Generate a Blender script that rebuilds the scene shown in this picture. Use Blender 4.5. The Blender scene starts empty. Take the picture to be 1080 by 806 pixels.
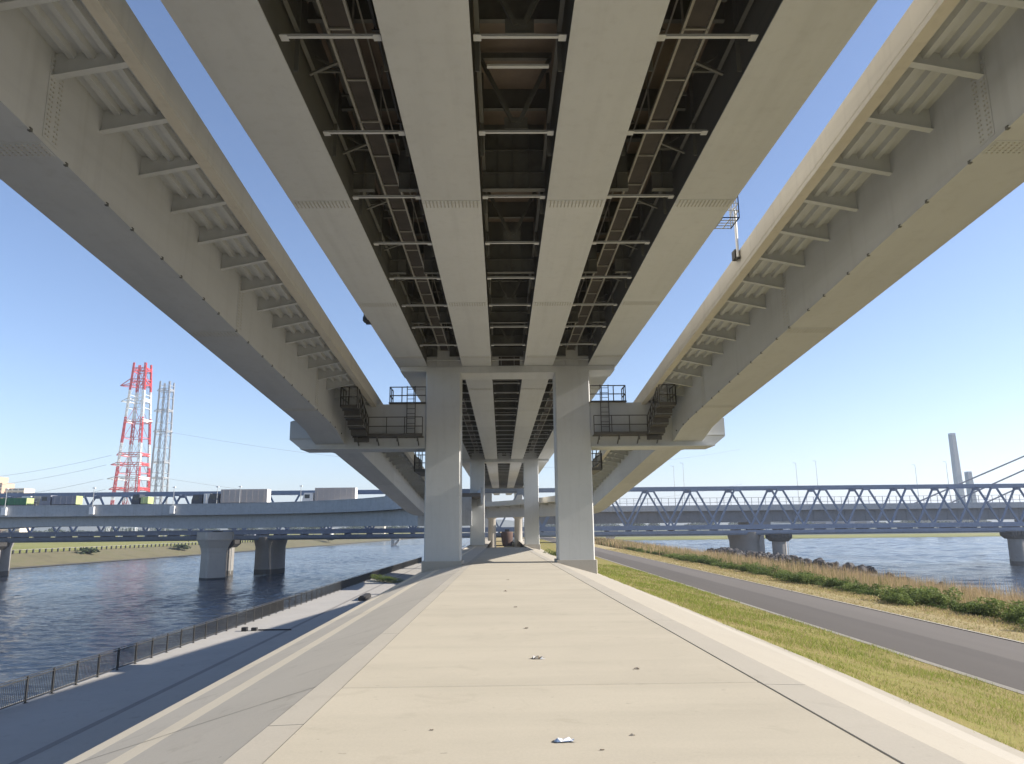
import bpy, math, random
import numpy as np
from math import sin, cos, tan, pi, radians, sqrt, hypot, atan2, floor
from mathutils import Matrix, Vector
random.seed(7)
rng = np.random.default_rng(11)
S = bpy.context.scene
COL = S.collection

# ------------------------------------------------------------------ helpers
class MB:
    """collects shapes in world coordinates; build() links ONE mesh object"""
    def __init__(s): s.v = []; s.f = []; s.m = []; s.sm = []
    def add(s, vs, fs, mi=0, smooth=False):
        o = len(s.v); s.v += [tuple(map(float, p)) for p in vs]
        for f in fs: s.f.append(tuple(i + o for i in f)); s.m.append(mi); s.sm.append(smooth)
    def box(s, x0, x1, y0, y1, z0, z1, mi=0):
        s.add([(x0,y0,z0),(x1,y0,z0),(x1,y1,z0),(x0,y1,z0),(x0,y0,z1),(x1,y0,z1),(x1,y1,z1),(x0,y1,z1)],
              [(3,2,1,0),(4,5,6,7),(0,1,5,4),(1,2,6,5),(2,3,7,6),(3,0,4,7)], mi)
        return s
    def bbox(s, x0, x1, y0, y1, z0, z1, b=0.03, mi=0):
        """box with chamfered vertical edges"""
        pts = [(x0+b,y0),(x1-b,y0),(x1,y0+b),(x1,y1-b),(x1-b,y1),(x0+b,y1),(x0,y1-b),(x0,y0+b)]
        return s.prism([(p[0],p[1],z0) for p in pts], [(p[0],p[1],z1) for p in pts], mi)
    def prism(s, a, b, mi=0, smooth=False):
        n = len(a); s.add(list(a)+list(b), [tuple(range(n))[::-1], tuple(range(n,2*n))], mi)
        s.add(list(a)+list(b), [(i,(i+1)%n,n+(i+1)%n,n+i) for i in range(n)], mi, smooth)
        return s
    def beam(s, p, q, w, h=None, up=(0,0,1), mi=0):
        h = h or w; p = Vector(p); q = Vector(q); d = (q-p)
        if d.length < 1e-6: return s
        d.normalize(); u = Vector(up)
        if abs(d.dot(u)) > .98: u = Vector((1,0,0))
        r = d.cross(u).normalized(); u = r.cross(d)
        k = [(-w/2,-h/2),(w/2,-h/2),(w/2,h/2),(-w/2,h/2)]
        return s.prism([p+r*a+u*b for a,b in k], [q+r*a+u*b for a,b in k], mi)
    def tube(s, p, q, r, n=8, r2=None, mi=0):
        r2 = r if r2 is None else r2
        p = Vector(p); q = Vector(q); d = (q-p).normalized(); u = Vector((0,0,1))
        if abs(d.dot(u)) > .98: u = Vector((1,0,0))
        a = d.cross(u).normalized(); b = a.cross(d)
        ring = lambda c, rr: [c + a*(cos(2*pi*i/n)*rr) + b*(sin(2*pi*i/n)*rr) for i in range(n)]
        return s.prism(ring(p,r), ring(q,r2), mi, n > 6)
    def lathe(s, cx, cy, prof, n=24, sx=1, sy=1, mi=0, smooth=True):
        vs = []; fs = []
        for r, z in prof:
            vs += [(cx+r*sx*cos(2*pi*i/n), cy+r*sy*sin(2*pi*i/n), z) for i in range(n)]
        for k in range(len(prof)-1):
            fs += [(k*n+i, k*n+(i+1)%n, (k+1)*n+(i+1)%n, (k+1)*n+i) for i in range(n)]
        s.add(vs, fs, mi, smooth)
        s.add(vs, [tuple(range(n))[::-1], tuple(range((len(prof)-1)*n, len(prof)*n))], mi)
        return s
    def sweep(s, secs, closed=True, mi=0):
        """list of equal-length point rings"""
        n = len(secs[0]); vs = [p for r in secs for p in r]; fs = []
        for k in range(len(secs)-1):
            for i in range(n if closed else n-1):
                j = (i+1) % n; fs.append((k*n+i, k*n+j, (k+1)*n+j, (k+1)*n+i))
        if closed:
            fs.append(tuple(range(n))[::-1]); fs.append(tuple(range((len(secs)-1)*n, len(secs)*n)))
        s.add(vs, fs, mi); return s
    def build(s, name, mats, parent=None, loc=None):
        me = bpy.data.meshes.new(name)
        if parent is not None:
            w = Vector((0,0,0)); p = parent
            while p: w += Vector(p.location); p = p.parent
        else: w = Vector(loc) if loc else Vector((0,0,0))
        me.from_pydata([(a-w.x, b-w.y, c-w.z) for a,b,c in s.v], [], s.f)
        for m in (mats if isinstance(mats, (list,tuple)) else [mats]): me.materials.append(m)
        me.polygons.foreach_set('material_index', s.m); me.polygons.foreach_set('use_smooth', s.sm)
        import bmesh
        bm = bmesh.new(); bm.from_mesh(me); bmesh.ops.recalc_face_normals(bm, faces=bm.faces); bm.to_mesh(me); bm.free()
        o = bpy.data.objects.new(name, me); COL.objects.link(o)
        if parent is not None: o.parent = parent
        elif loc: o.location = loc
        return o

def tag(o, label=None, cat=None, group=None, kind=None):
    for k, v in (('label',label),('category',cat),('group',group),('kind',kind)):
        if v: o[k] = v
    return o
def empty(name, loc, label, cat, group=None):
    o = bpy.data.objects.new(name, None); COL.objects.link(o); o.location = loc
    o.empty_display_size = .3
    return tag(o, label, cat, group)
def dup(root, loc=None, rz=None, scale=None, label=None, group=None):
    r = root.copy(); COL.objects.link(r)
    if loc is not None: r.location = loc
    if rz is not None: r.rotation_euler = (0,0,rz)
    if scale is not None: r.scale = scale
    if label: r['label'] = label
    if group: r['group'] = group
    def rec(a, b):
        for ch in list(a.children):
            c = ch.copy(); COL.objects.link(c); c.parent = b; rec(ch, c)
    rec(root, r); return r
def npmesh(name, verts, faces, mats, mi=None, smooth=False, parent=None):
    """verts (N,3), faces (M,k)"""
    me = bpy.data.meshes.new(name); verts = np.asarray(verts, np.float32); faces = np.asarray(faces, np.int32)
    k = faces.shape[1]
    me.vertices.add(len(verts)); me.vertices.foreach_set('co', verts.ravel())
    me.loops.add(faces.size); me.loops.foreach_set('vertex_index', faces.ravel())
    me.polygons.add(len(faces)); me.polygons.foreach_set('loop_start', np.arange(0, faces.size, k, dtype=np.int32))
    try: me.polygons.foreach_set('loop_total', np.full(len(faces), k, np.int32))
    except Exception: pass
    for m in (mats if isinstance(mats,(list,tuple)) else [mats]): me.materials.append(m)
    if mi is not None: me.polygons.foreach_set('material_index', np.asarray(mi, np.int32))
    me.polygons.foreach_set('use_smooth', np.full(len(faces), smooth))
    me.update(calc_edges=True); me.validate()
    o = bpy.data.objects.new(name, me); COL.objects.link(o)
    if parent: o.parent = parent
    return o

# ------------------------------------------------------------------ materials
class NT:
    def __init__(s, name):
        s.m = bpy.data.materials.new(name); s.m.use_nodes = True; s.t = s.m.node_tree
        s.b = s.t.nodes['Principled BSDF']; s.co = None
    def n(s, typ, **kw):
        nd = s.t.nodes.new(typ)
        for k, v in kw.items():
            if k in nd.inputs.keys() if hasattr(nd.inputs,'keys') else False: nd.inputs[k].default_value = v
            else: setattr(nd, k, v)
        return nd
    def l(s, a, b): s.t.links.new(a, b)
    def coord(s, scale=(1,1,1), kind='Object', rot=(0,0,0)):
        if s.co is None: s.co = s.n('ShaderNodeTexCoord')
        mp = s.n('ShaderNodeMapping'); mp.inputs['Scale'].default_value = scale; mp.inputs['Rotation'].default_value = rot
        s.l(s.co.outputs[kind], mp.inputs['Vector']); return mp.outputs['Vector']
    def noise(s, scale, detail=4, rough=.55, vec=None, dist=0):
        nd = s.n('ShaderNodeTexNoise'); nd.inputs['Scale'].default_value = scale; nd.inputs['Detail'].default_value = detail
        nd.inputs['Roughness'].default_value = rough; nd.inputs['Distortion'].default_value = dist
        if vec is not None: s.l(vec, nd.inputs['Vector'])
        return nd.outputs['Fac']
    def ramp(s, fac, stops):
        nd = s.n('ShaderNodeValToRGB'); cr = nd.color_ramp
        while len(cr.elements) < len(stops): cr.elements.new(.5)
        for e, (p, c) in zip(cr.elements, stops): e.position = p; e.color = (*c, 1) if len(c) == 3 else c
        s.l(fac, nd.inputs['Fac']); return nd.outputs['Color']
    def mix(s, fac, a, b, mode='MIX'):
        nd = s.n('ShaderNodeMix'); nd.data_type = 'RGBA'; nd.blend_type = mode
        if isinstance(fac, (int,float)): nd.inputs[0].default_value = fac
        else: s.l(fac, nd.inputs[0])
        for i, v in ((6,a),(7,b)):
            if isinstance(v, tuple): nd.inputs[i].default_value = (*v,1) if len(v)==3 else v
            else: s.l(v, nd.inputs[i])
        return nd.outputs[2]
    def bump(s, h, strength=.3, dist=.02):
        nd = s.n('ShaderNodeBump'); nd.inputs['Strength'].default_value = strength; nd.inputs['Distance'].default_value = dist
        s.l(h, nd.inputs['Height']); s.l(nd.outputs['Normal'], s.b.inputs['Normal'])
    def col(s, c):
        if isinstance(c, tuple): s.b.inputs['Base Color'].default_value = (*c,1)
        else: s.l(c, s.b.inputs['Base Color'])
    def rough(s, r): s.b.inputs['Roughness'].default_value = r
    def spec(s, r): s.b.inputs['Specular IOR Level'].default_value = r
def sc(c, k): return tuple(min(1,x*k) for x in c)

def mat_plain(name, c, rough=.6, var=.12, scale=3, metallic=0):
    n = NT(name); v = n.coord()
    f = n.noise(scale, 5, .6, v)
    n.col(n.ramp(f, [(.3, sc(c,1-var)), (.7, sc(c,1+var))])); n.rough(rough); n.b.inputs['Metallic'].default_value = metallic
    return n.m
def mat_steel(name, c, var=.08, streak=.10, rough=.55):
    """painted bridge steel: cloudy paint, faint rain streaks, slightly wavy plates"""
    n = NT(name)
    f = n.noise(.55, 6, .6, n.coord())
    base = n.ramp(f, [(.28, sc(c,1-var)), (.5, c), (.72, sc(c,1+var*.8))])
    st = n.noise(1.0, 4, .6, n.coord((3.2,3.2,.22)))
    base = n.mix(n.ramp(st, [(.52,(0,0,0)),(.72,(1,1,1))]), base, n.mix(streak*2.2, base, (.16,.135,.10)))
    sp = n.noise(26, 3, .6, n.coord())
    base = n.mix(n.ramp(sp, [(.735,(0,0,0)),(.76,(.35,.35,.35))]), base, sc(c,.7))
    # plates between splices differ a little; soot gathers in soft lengthwise bands
    sx = n.n('ShaderNodeSeparateXYZ'); n.l(n.coord(), sx.inputs[0])
    fl = n.n('ShaderNodeMath', operation='MULTIPLY_ADD'); n.l(sx.outputs[1], fl.inputs[0]); fl.inputs[1].default_value = 1/10.3; fl.inputs[2].default_value = -.029
    f2 = n.n('ShaderNodeMath', operation='FLOOR'); n.l(fl.outputs[0], f2.inputs[0])
    wn = n.n('ShaderNodeTexWhiteNoise'); wn.noise_dimensions = '1D'; n.l(f2.outputs[0], wn.inputs['W'])
    base = n.mix(.22, base, n.ramp(wn.outputs['Value'], [(0,sc(c,.62)),(1,sc(c,1.25))]))
    so = n.noise(1.0, 5, .6, n.coord((2.2,.10,2.2)))
    base = n.mix(n.ramp(so, [(.5,(0,0,0)),(.78,(streak*5,)*3)]), base, sc(c,.62))
    n.col(base); n.rough(rough); n.spec(.35)
    n.bump(n.noise(.9, 3, .5, n.coord()), .12, .05)
    return n.m
def mat_concrete(name, c, var=.10, stain=.3, bands=0.0, rough=.85):
    n = NT(name)
    f = n.noise(.35, 8, .62, n.coord())
    base = n.ramp(f, [(.3, sc(c,1-var)), (.5,c), (.7, sc(c,1+var*.7))])
    g = n.noise(40, 4, .7, n.coord())
    base = n.mix(.35, base, n.ramp(g, [(.3,sc(c,.82)),(.7,sc(c,1.12))]))
    if bands:
        bn = n.noise(1, 5, .6, n.coord((.12,1.1,1)))
        base = n.mix(n.ramp(bn, [(.46,(0,0,0)),(.66,(bands,bands,bands))]), base, sc(c,.70))
    s2 = n.noise(1.7, 7, .7, n.coord(), .8)
    base = n.mix(n.ramp(s2, [(.56,(0,0,0)),(.74,(stain,stain,stain))]), base, (c[0]*.55,c[1]*.53,c[2]*.5))
    sp = n.noise(9, 2, .5, n.coord())
    base = n.mix(n.ramp(sp, [(.735,(0,0,0)),(.76,(.5,.5,.5))]), base, sc(c,.5))
    n.col(base); n.rough(rough); n.spec(.25)
    n.bump(n.noise(55, 4, .7, n.coord()), .25, .004)
    return n.m
def mat_foliage(name, a, b, scale=1.2, rough=.7, trans=.25):
    n = NT(name); f = n.noise(scale, 4, .6, n.coord(kind='Object'))
    oi = n.n('ShaderNodeObjectInfo')
    gi = n.n('ShaderNodeNewGeometry')
    c = n.ramp(f, [(.3,a),(.7,b)])
    c = n.mix(gi.outputs['Random Per Island'], n.mix(.5, c, sc(a,.8)), n.mix(.5, c, sc(b,1.25)))
    n.col(c); n.rough(rough); n.spec(.2)
    try:
        n.b.inputs['Transmission Weight'].default_value = 0
        tr = n.n('ShaderNodeBsdfTranslucent'); n.l(c, tr.inputs['Color'])
        mx = n.n('ShaderNodeMixShader'); mx.inputs[0].default_value = trans
        n.l(n.b.outputs[0], mx.inputs[1]); n.l(tr.outputs[0], mx.inputs[2])
        n.l(mx.outputs[0], n.t.nodes['Material Output'].inputs['Surface'])
    except Exception: pass
    return n.m

CREAM = (.58,.59,.58)
M = {}
M['steel'] = mat_steel('painted_steel', CREAM, .05, .05)
M['steel_ramp'] = mat_steel('painted_steel_ramp', (.55,.56,.55), .05, .05)
M['parapet'] = mat_steel('parapet_paint', (.64,.595,.495), .05, .07)
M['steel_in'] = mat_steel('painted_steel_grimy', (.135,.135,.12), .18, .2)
M['railsteel'] = mat_plain('weathered_rail_steel', (.085,.08,.07), .6, .2, 5)
M['steel_mid'] = mat_steel('painted_steel_dusty', (.33,.315,.275), .12, .2)
M['steel_white'] = mat_plain('white_steel', (.62,.61,.56), .5, .08)
M['galv'] = mat_plain('galvanised', (.42,.43,.42), .45, .12, 6, .4)
M['dark'] = mat_plain('dark_steel', (.042,.041,.039), .6, .25, 5)
M['rust'] = mat_plain('rusty_brown_board', (.052,.043,.036), .8, .25, 1.5)
M['soffit'] = mat_plain('brown_formwork_soffit', (.185,.145,.11), .8, .22, .8)
M['black'] = mat_plain('black_rubber', (.03,.03,.032), .7, .2)
M['bolt'] = mat_plain('bolt_steel', (.47,.455,.40), .6, .15, 9)
M['blue'] = mat_steel('blue_truss_paint', (.19,.24,.335), .12, .10)
M['greysteel'] = mat_steel('grey_road_girder_paint', (.42,.435,.44), .08, .12)
M['greydark'] = mat_steel('dull_grey_girder_paint', (.20,.205,.215), .08, .12)
M['path'] = mat_concrete('path_concrete', (.455,.42,.345), .09, .30, .25)
M['edging'] = mat_concrete('edging_concrete', (.41,.385,.335), .08, .25)
M['slope'] = mat_concrete('slope_concrete', (.52,.485,.42), .10, .45)
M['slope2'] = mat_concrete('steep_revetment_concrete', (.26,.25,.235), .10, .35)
M['sun_stripe'] = mat_concrete('sunlit_berm_concrete', (.72,.65,.52), .06, .2)  # extra sun on the flatter berm and edge is put into this colour
M['bright'] = mat_concrete('pale_side_slab', (.365,.34,.29), .06, .18)
M['walk'] = mat_concrete('walkway_concrete', (.40,.385,.355), .09, .4)
M['pier'] = mat_concrete('pier_concrete', (.44,.41,.36), .10, .4)
M['pierdark'] = mat_concrete('old_pier_concrete', (.26,.25,.235), .15, .5)
M['pierstain'] = mat_concrete('tide_stain_concrete', (.10,.095,.085), .2, .4)
M['brick'] = mat_concrete('reddish_pier', (.11,.072,.06), .15, .4)
M['tyre'] = M['black']

def mat_asphalt():
    n = NT('asphalt_path')
    c = (.135,.122,.108)
    f = n.noise(.5, 6, .6, n.coord((1.6,.08,1)))
    base = n.ramp(f, [(.3,sc(c,.72)),(.7,sc(c,1.25))])
    g = n.noise(90, 3, .7, n.coord())
    base = n.mix(.5, base, n.ramp(g, [(.3,sc(c,.6)),(.7,sc(c,1.5))]))
    sx = n.n('ShaderNodeSeparateXYZ'); n.l(n.coord(), sx.inputs[0]); w = n.noise(.25, 3, .5, n.coord())
    ad = n.n('ShaderNodeMath', operation='MULTIPLY_ADD'); n.l(w, ad.inputs[0]); ad.inputs[1].default_value = .25; n.l(sx.outputs[0], ad.inputs[2])
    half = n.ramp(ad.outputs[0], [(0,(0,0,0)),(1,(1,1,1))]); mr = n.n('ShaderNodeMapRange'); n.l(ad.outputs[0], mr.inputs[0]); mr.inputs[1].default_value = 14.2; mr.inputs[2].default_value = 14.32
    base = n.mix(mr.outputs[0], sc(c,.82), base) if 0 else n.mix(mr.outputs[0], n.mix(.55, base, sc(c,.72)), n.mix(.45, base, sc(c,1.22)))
    n.col(base); n.rough(.85); n.spec(.3); n.bump(g, .4, .006); return n.m
M['asphalt'] = mat_asphalt()
def mat_ground(name, a, b, c, sc1=.5):
    n = NT(name)
    f = n.noise(sc1, 8, .65, n.coord()); base = n.ramp(f, [(.32,a),(.5,b),(.68,c)])
    g = n.noise(14, 6, .7, n.coord()); base = n.mix(.5, base, n.ramp(g, [(.3,sc(a,.7)),(.7,sc(c,1.15))]))
    n.col(base); n.rough(.95); n.spec(.1); n.bump(g, .6, .05); return n.m
M['turf'] = mat_ground('turf_soil', (.30,.215,.12), (.24,.21,.08), (.22,.23,.06))
M['dry'] = mat_ground('dry_verge', (.32,.255,.14), (.42,.335,.19), (.38,.33,.17))
M['reedsoil'] = mat_ground('reed_soil', (.15,.12,.06), (.22,.18,.09), (.17,.16,.07))
M['field'] = mat_ground('riverside_field', (.17,.19,.05), (.24,.25,.07), (.31,.28,.11), .03)
M['bank'] = mat_ground('tan_river_bank', (.12,.105,.065), (.20,.17,.105), (.15,.15,.075), .09)
M['far'] = mat_ground('far_land', (.10,.12,.07), (.13,.14,.09), (.17,.17,.12), .02)
M['grassA'] = mat_foliage('grass_blades', (.175,.24,.035), (.29,.325,.07), .35, .8, .35)
M['grassB'] = mat_foliage('dry_grass_blades', (.38,.30,.15), (.46,.385,.21), .4, .85, .3)
M['reed'] = mat_foliage('reed_blades', (.36,.265,.15), (.44,.335,.20), .25, .85, .3)
M['reedg'] = mat_foliage('reed_green', (.10,.13,.03), (.20,.20,.06), .25, .8, .3)
M['leaf'] = mat_foliage('shrub_leaf', (.075,.115,.026), (.14,.19,.048), 2.0, .6, .3)
M['leaf2'] = mat_foliage('shrub_leaf_light', (.115,.165,.04), (.20,.245,.07), 2.0, .6, .35)
M['stem'] = mat_plain('woody_stem', (.10,.075,.05), .9, .2)
M['tree'] = mat_foliage('far_tree_leaf', (.03,.05,.02), (.06,.085,.035), .3, .8, .2)
M['rock'] = mat_concrete('dark_riprap', (.085,.08,.078), .25, .4)
M['rockp'] = mat_concrete('pale_rock', (.34,.32,.29), .2, .4)

def mat_water():
    n = NT('river_water')
    n.col((.034,.046,.064)); n.rough(.10); n.b.inputs['IOR'].default_value = 1.33; n.spec(.38)
    a = n.noise(.30, 4, .6, n.coord((1,1.9,1)), .6); b = n.noise(1.6, 4, .65, n.coord((1,1.6,1)), .4)
    c = n.noise(.035, 3, .5, n.coord())
    h = n.n('ShaderNodeMath', operation='MULTIPLY_ADD'); n.l(b, h.inputs[0]); h.inputs[1].default_value = .22; n.l(a, h.inputs[2])
    st = n.ramp(c, [(.35,(.45,.45,.45)),(.65,(1,1,1))])
    bp = n.n('ShaderNodeBump'); bp.inputs['Distance'].default_value = .35; n.l(st, bp.inputs['Strength'])
    n.l(h.outputs[0], bp.inputs['Height']); n.l(bp.outputs['Normal'], n.b.inputs['Normal'])
    return n.m
M['water'] = mat_water()
def mat_glass():
    n = NT('dark_glazing'); n.col((.03,.04,.05)); n.rough(.1); return n.m
M['glass'] = mat_glass()
def paint(name, c, r=.45): return mat_plain(name, c, r, .05, 2)
M['red'] = paint('tower_red', (.62,.045,.04)); M['white'] = paint('tower_white', (.75,.75,.74))
M['towergrey'] = paint('tower_grey', (.36,.37,.38))
M['tgreen'] = paint('truck_green', (.02,.13,.06)); M['twhite'] = paint('truck_white', (.74,.73,.70))
M['tbeige'] = paint('truck_beige', (.42,.38,.35)); M['tgrey'] = paint('truck_grey', (.20,.21,.25))
M['tdark'] = paint('truck_dark', (.05,.055,.07)); M['tlime'] = paint('truck_lime', (.42,.50,.22))
M['apt'] = paint('apartment_peach', (.52,.36,.25), .8); M['apt2'] = paint('apartment_cream', (.62,.55,.45), .8)
M['litter'] = paint('litter_white', (.70,.72,.75), .35); M['litterb'] = paint('litter_blue', (.15,.22,.36), .4)
M['deadleaf'] = paint('dead_leaf', (.13,.095,.06), .9); M['pebble'] = paint('pebble_grey', (.20,.19,.17), .9)
M['wire'] = paint('wire_grey', (.22,.23,.25))

# ------------------------------------------------------------------ terrain
PS = .012                                            # fall of the levee crest, per metre
def crest(y): return -PS*min(max(y,-60), 97) if y < 97 else -PS*97
def strip(name, mat, cols, ys, kind='structure', label=None, cat=None):
    """sheet with columns given as functions y -> (x, z)"""
    vs = [( *(lambda p: (p[0], y, p[1]))(c(y)),) for y in ys for c in cols]; n = len(cols)
    fs = [(k*n+i, k*n+i+1, (k+1)*n+i+1, (k+1)*n+i) for k in range(len(ys)-1) for i in range(n-1)]
    o = npmesh(name, vs, fs, mat); o['kind'] = kind
    if label: tag(o, label, cat)
    return o
YS = [-60,-30,-10,0] + [2.5*i for i in range(1,40)] + [110,130,160,200,300,450,700]
EDGE = lambda y: (-4.9, -.92-.003*min(y,100))
def lerp(a, b, t): return a+(b-a)*t
def lslope(t): return lambda y: (lerp(-2.06, EDGE(y)[0], t), lerp(crest(y)-.02, EDGE(y)[1], t))
strip('embankment_slope', M['slope'], [lslope(0), lslope(.53)], YS)
strip('embankment_berm', M['sun_stripe'], [lslope(.53), lslope(.65)], YS)  # no relief of its own; the sunlit look comes from the colour
strip('embankment_slope_lower', M['slope'], [lslope(.65), lslope(.88)], YS)
strip('embankment_edge', M['sun_stripe'], [lslope(.88), EDGE, lambda y:(EDGE(y)[0]-.02, EDGE(y)[1]-.15)], YS)
mb = MB()
for y0, w_ in ((8.6,.016),(14.6,.012),(20.7,.02),(32.9,.02),(45.1,.02)):
    jit = random.uniform(-.25,.25)
    pts = [(lslope(t)(y0)[0], y0+jit*t+random.uniform(-.01,.01), lslope(t)(y0)[1]+.004) for t in (0,.1,.25,.4,.5,.6,.75,.87,1)]
    mb.add([q for p in pts for q in ((p[0],p[1]-w_/2,p[2]),(p[0],p[1]+w_/2,p[2]))], [(2*i,2*i+1,2*i+3,2*i+2) for i in range(len(pts)-1)])
o = mb.build('embankment_joints', M['pierstain']); o['kind'] = 'structure'
WZ = -6.35
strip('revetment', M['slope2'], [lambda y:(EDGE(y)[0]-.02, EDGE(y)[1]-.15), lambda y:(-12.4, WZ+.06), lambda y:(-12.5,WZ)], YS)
def fx(y): return -22.7 + max(0,y-30)*.026 + max(0,y-120)*.01
strip('riverside_walkway', M['walk'], [lambda y:(-12.5,WZ), lambda y:(fx(y)-.55,WZ)], YS)
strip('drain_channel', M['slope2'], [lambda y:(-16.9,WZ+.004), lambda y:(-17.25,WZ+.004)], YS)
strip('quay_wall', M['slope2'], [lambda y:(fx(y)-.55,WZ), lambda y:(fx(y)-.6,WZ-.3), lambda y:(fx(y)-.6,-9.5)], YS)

# concrete path, real slabs with open joints
mb = MB()
JO = [-30,-14,-2,8.42,23.5,38.7,53.9,69,84,97]
base = MB(); base.sweep([[(-2.06,y,crest(y)-.06),(3.3,y,crest(y)-.06),(3.3,y,crest(y)-.5),(-2.06,y,crest(y)-.5)] for y in (-60,97.2)])
o = base.build('path_base', M['pierstain']); o['kind'] = 'structure'
g = .011
for i in range(len(JO)-1):
    y0, y1 = JO[i]+g, JO[i+1]-g
    # slab edges slightly chamfered so joints read as worn
    b = .014
    ring = lambda y, dz: [(-1.74,y,crest(y)+dz),(2.79,y,crest(y)+dz),(2.79,y,crest(y)-.08),(-1.74,y,crest(y)-.08)]
    mb.sweep([ring(y0,-.012), ring(y0+b,0), ring(y1-b,0), ring(y1,-.012)])
o = mb.build('concrete_path', M['path']); o['kind'] = 'structure'
mb = MB()
for i in range(-5, 16):
    y0 = i*6.1+.8; y1 = y0+6.09
    y1 = min(y1, 97)
    if y0 < 97: mb.sweep([[(-2.06,y,crest(y)-.016),(-1.75,y,crest(y)-.007),(-1.765,y,crest(y)-.1),(-2.06,y,crest(y)-.2)] for y in (y0+.004,y1)])
o = mb.build('path_edging', M['edging']); o['kind'] = 'structure'
mb = MB()
for i in range(-5, 16):
    y0 = i*6.1+2.2; y1 = min(y0+6.09, 97)
    if y0 < 97: mb.sweep([[(2.815,y,crest(y)+.003),(3.26,y,crest(y)-.01),(3.26,y,crest(y)-.2),(2.815,y,crest(y)-.1)] for y in (y0+.004,y1)])
o = mb.build('path_gutter', M['edging']); o['kind'] = 'structure'
# right-hand side slab, band and turf
def bo(y):   # outer edge of the bright slab
    x = float(np.interp(y, [-60,0,6.7,12,25,44,100,700], [4.1,4.25,4.4,4.95,5.45,5.75,6.0,6.2])); return x, crest(y)-.26*(x-2.95)
def bi(y): return 3.26, crest(y)-.02
def bo2(y):
    x, z = bo(y); w = float(np.interp(y,[-60,8,18,40,700],[.62,.62,.55,.3,.3])); return x+w, z-.02-.2*w
strip('side_slab', M['bright'], [bi, bo], YS)
strip('side_slab_band', M['edging'], [bo, lambda y:(lerp(bo(y)[0],bo2(y)[0],.62), lerp(bo(y)[1],bo2(y)[1],.62)-.01)], YS)
strip('side_kerb', M['bright'], [lambda y:(lerp(bo(y)[0],bo2(y)[0],.62), lerp(bo(y)[1],bo2(y)[1],.62)-.01), bo2], YS)
RZ = -2.2
def turf(t):
    def f(y):
        x, z = bo2(y); xx = lerp(x, 11.66, t)
        return xx, lerp(z-.02, RZ-.03, t**.85)
    return f
strip('turf_slope', M['turf'], [turf(t) for t in (0,.15,.3,.5,.7,.85,1)], YS)
strip('road_edging', M['edging'], [lambda y:(11.66,RZ-.02), lambda y:(11.80,RZ+.004)], YS)
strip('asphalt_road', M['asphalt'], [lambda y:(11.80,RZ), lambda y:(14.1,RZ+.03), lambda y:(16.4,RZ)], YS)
strip('road_edging_far', M['edging'], [lambda y:(16.4,RZ+.02), lambda y:(16.52,RZ+.02)], YS)
strip('dry_verge', M['dry'], [lambda y:(16.52,RZ), lambda y:(17.6,RZ+.02), lambda y:(19.3,RZ-.08)], YS)
RP = [(19.3,-2.28),(21,-2.5),(26,-3.15),(31,-3.85),(36,-4.75),(41,-6.0),(46,-7.4),(52,-9.6)]
strip('reed_bank', M['reedsoil'], [(lambda p: (lambda y: p))(p) for p in RP], YS)
# ground after the end of the concrete path
o = npmesh('levee_top', [(-2.06,97.2,-1.25),(3.3,97.2,-1.25),(3.3,104,-2.7),(-2.06,104,-2.7),(3.3,700,-2.8),(-2.06,700,-2.8)], [(0,1,2,3),(3,2,4,5)], M['dry']); o['kind']='structure'

def rp_z(x): return float(np.interp(x, [p[0] for p in RP], [p[1] for p in RP]))
# water to the horizon
o = npmesh('river_water', [(-3500,-300,-8.5),(3500,-300,-8.5),(3500,5000,-8.5),(-3500,5000,-8.5)], [(0,1,2,3)], M['water']); o['kind']='structure'
def wave_patch(xs, ys, lmin, lmax, slope, n=34):
    g = np.random.default_rng(5); X, Y = np.meshgrid(xs, ys); Z = np.zeros_like(X)
    wx = X+.9*np.sin(Y*.11+.3)+.5*np.sin(Y*.31); wy = Y+1.1*np.sin(X*.09)+.6*np.sin(X*.27+1)
    for i in range(n):
        lam = lmin*(lmax/lmin)**g.random(); a = g.normal(-1.9,.55); k = 2*pi/lam
        env = .6+.4*np.sin(wx*g.uniform(.02,.1)+wy*g.uniform(.02,.1)+g.uniform(0,6))
        Z += slope/k*np.sqrt(2/n)*env*np.sin(k*(wx*np.cos(a)+wy*np.sin(a))+g.uniform(0,6.28))
    V = np.stack([X,Y,-8.36+Z],2).reshape(-1,3); nx = len(xs); ny = len(ys)
    i = np.arange(nx-1)[None,:]+nx*np.arange(ny-1)[:,None]; F = np.stack([i,i+1,i+1+nx,i+nx],2).reshape(-1,4)
    o = npmesh('river_water', V, F, M['water'], smooth=True); o['kind'] = 'structure'
wave_patch(np.arange(-135,-19.5,.42), np.concatenate([np.arange(8,120,.42),np.arange(120,420,.9)]), 1.0, 3.4, .125)
wave_patch(np.arange(47,330,.95), np.arange(55,489,.95), 2.8, 14, .085)
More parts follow.
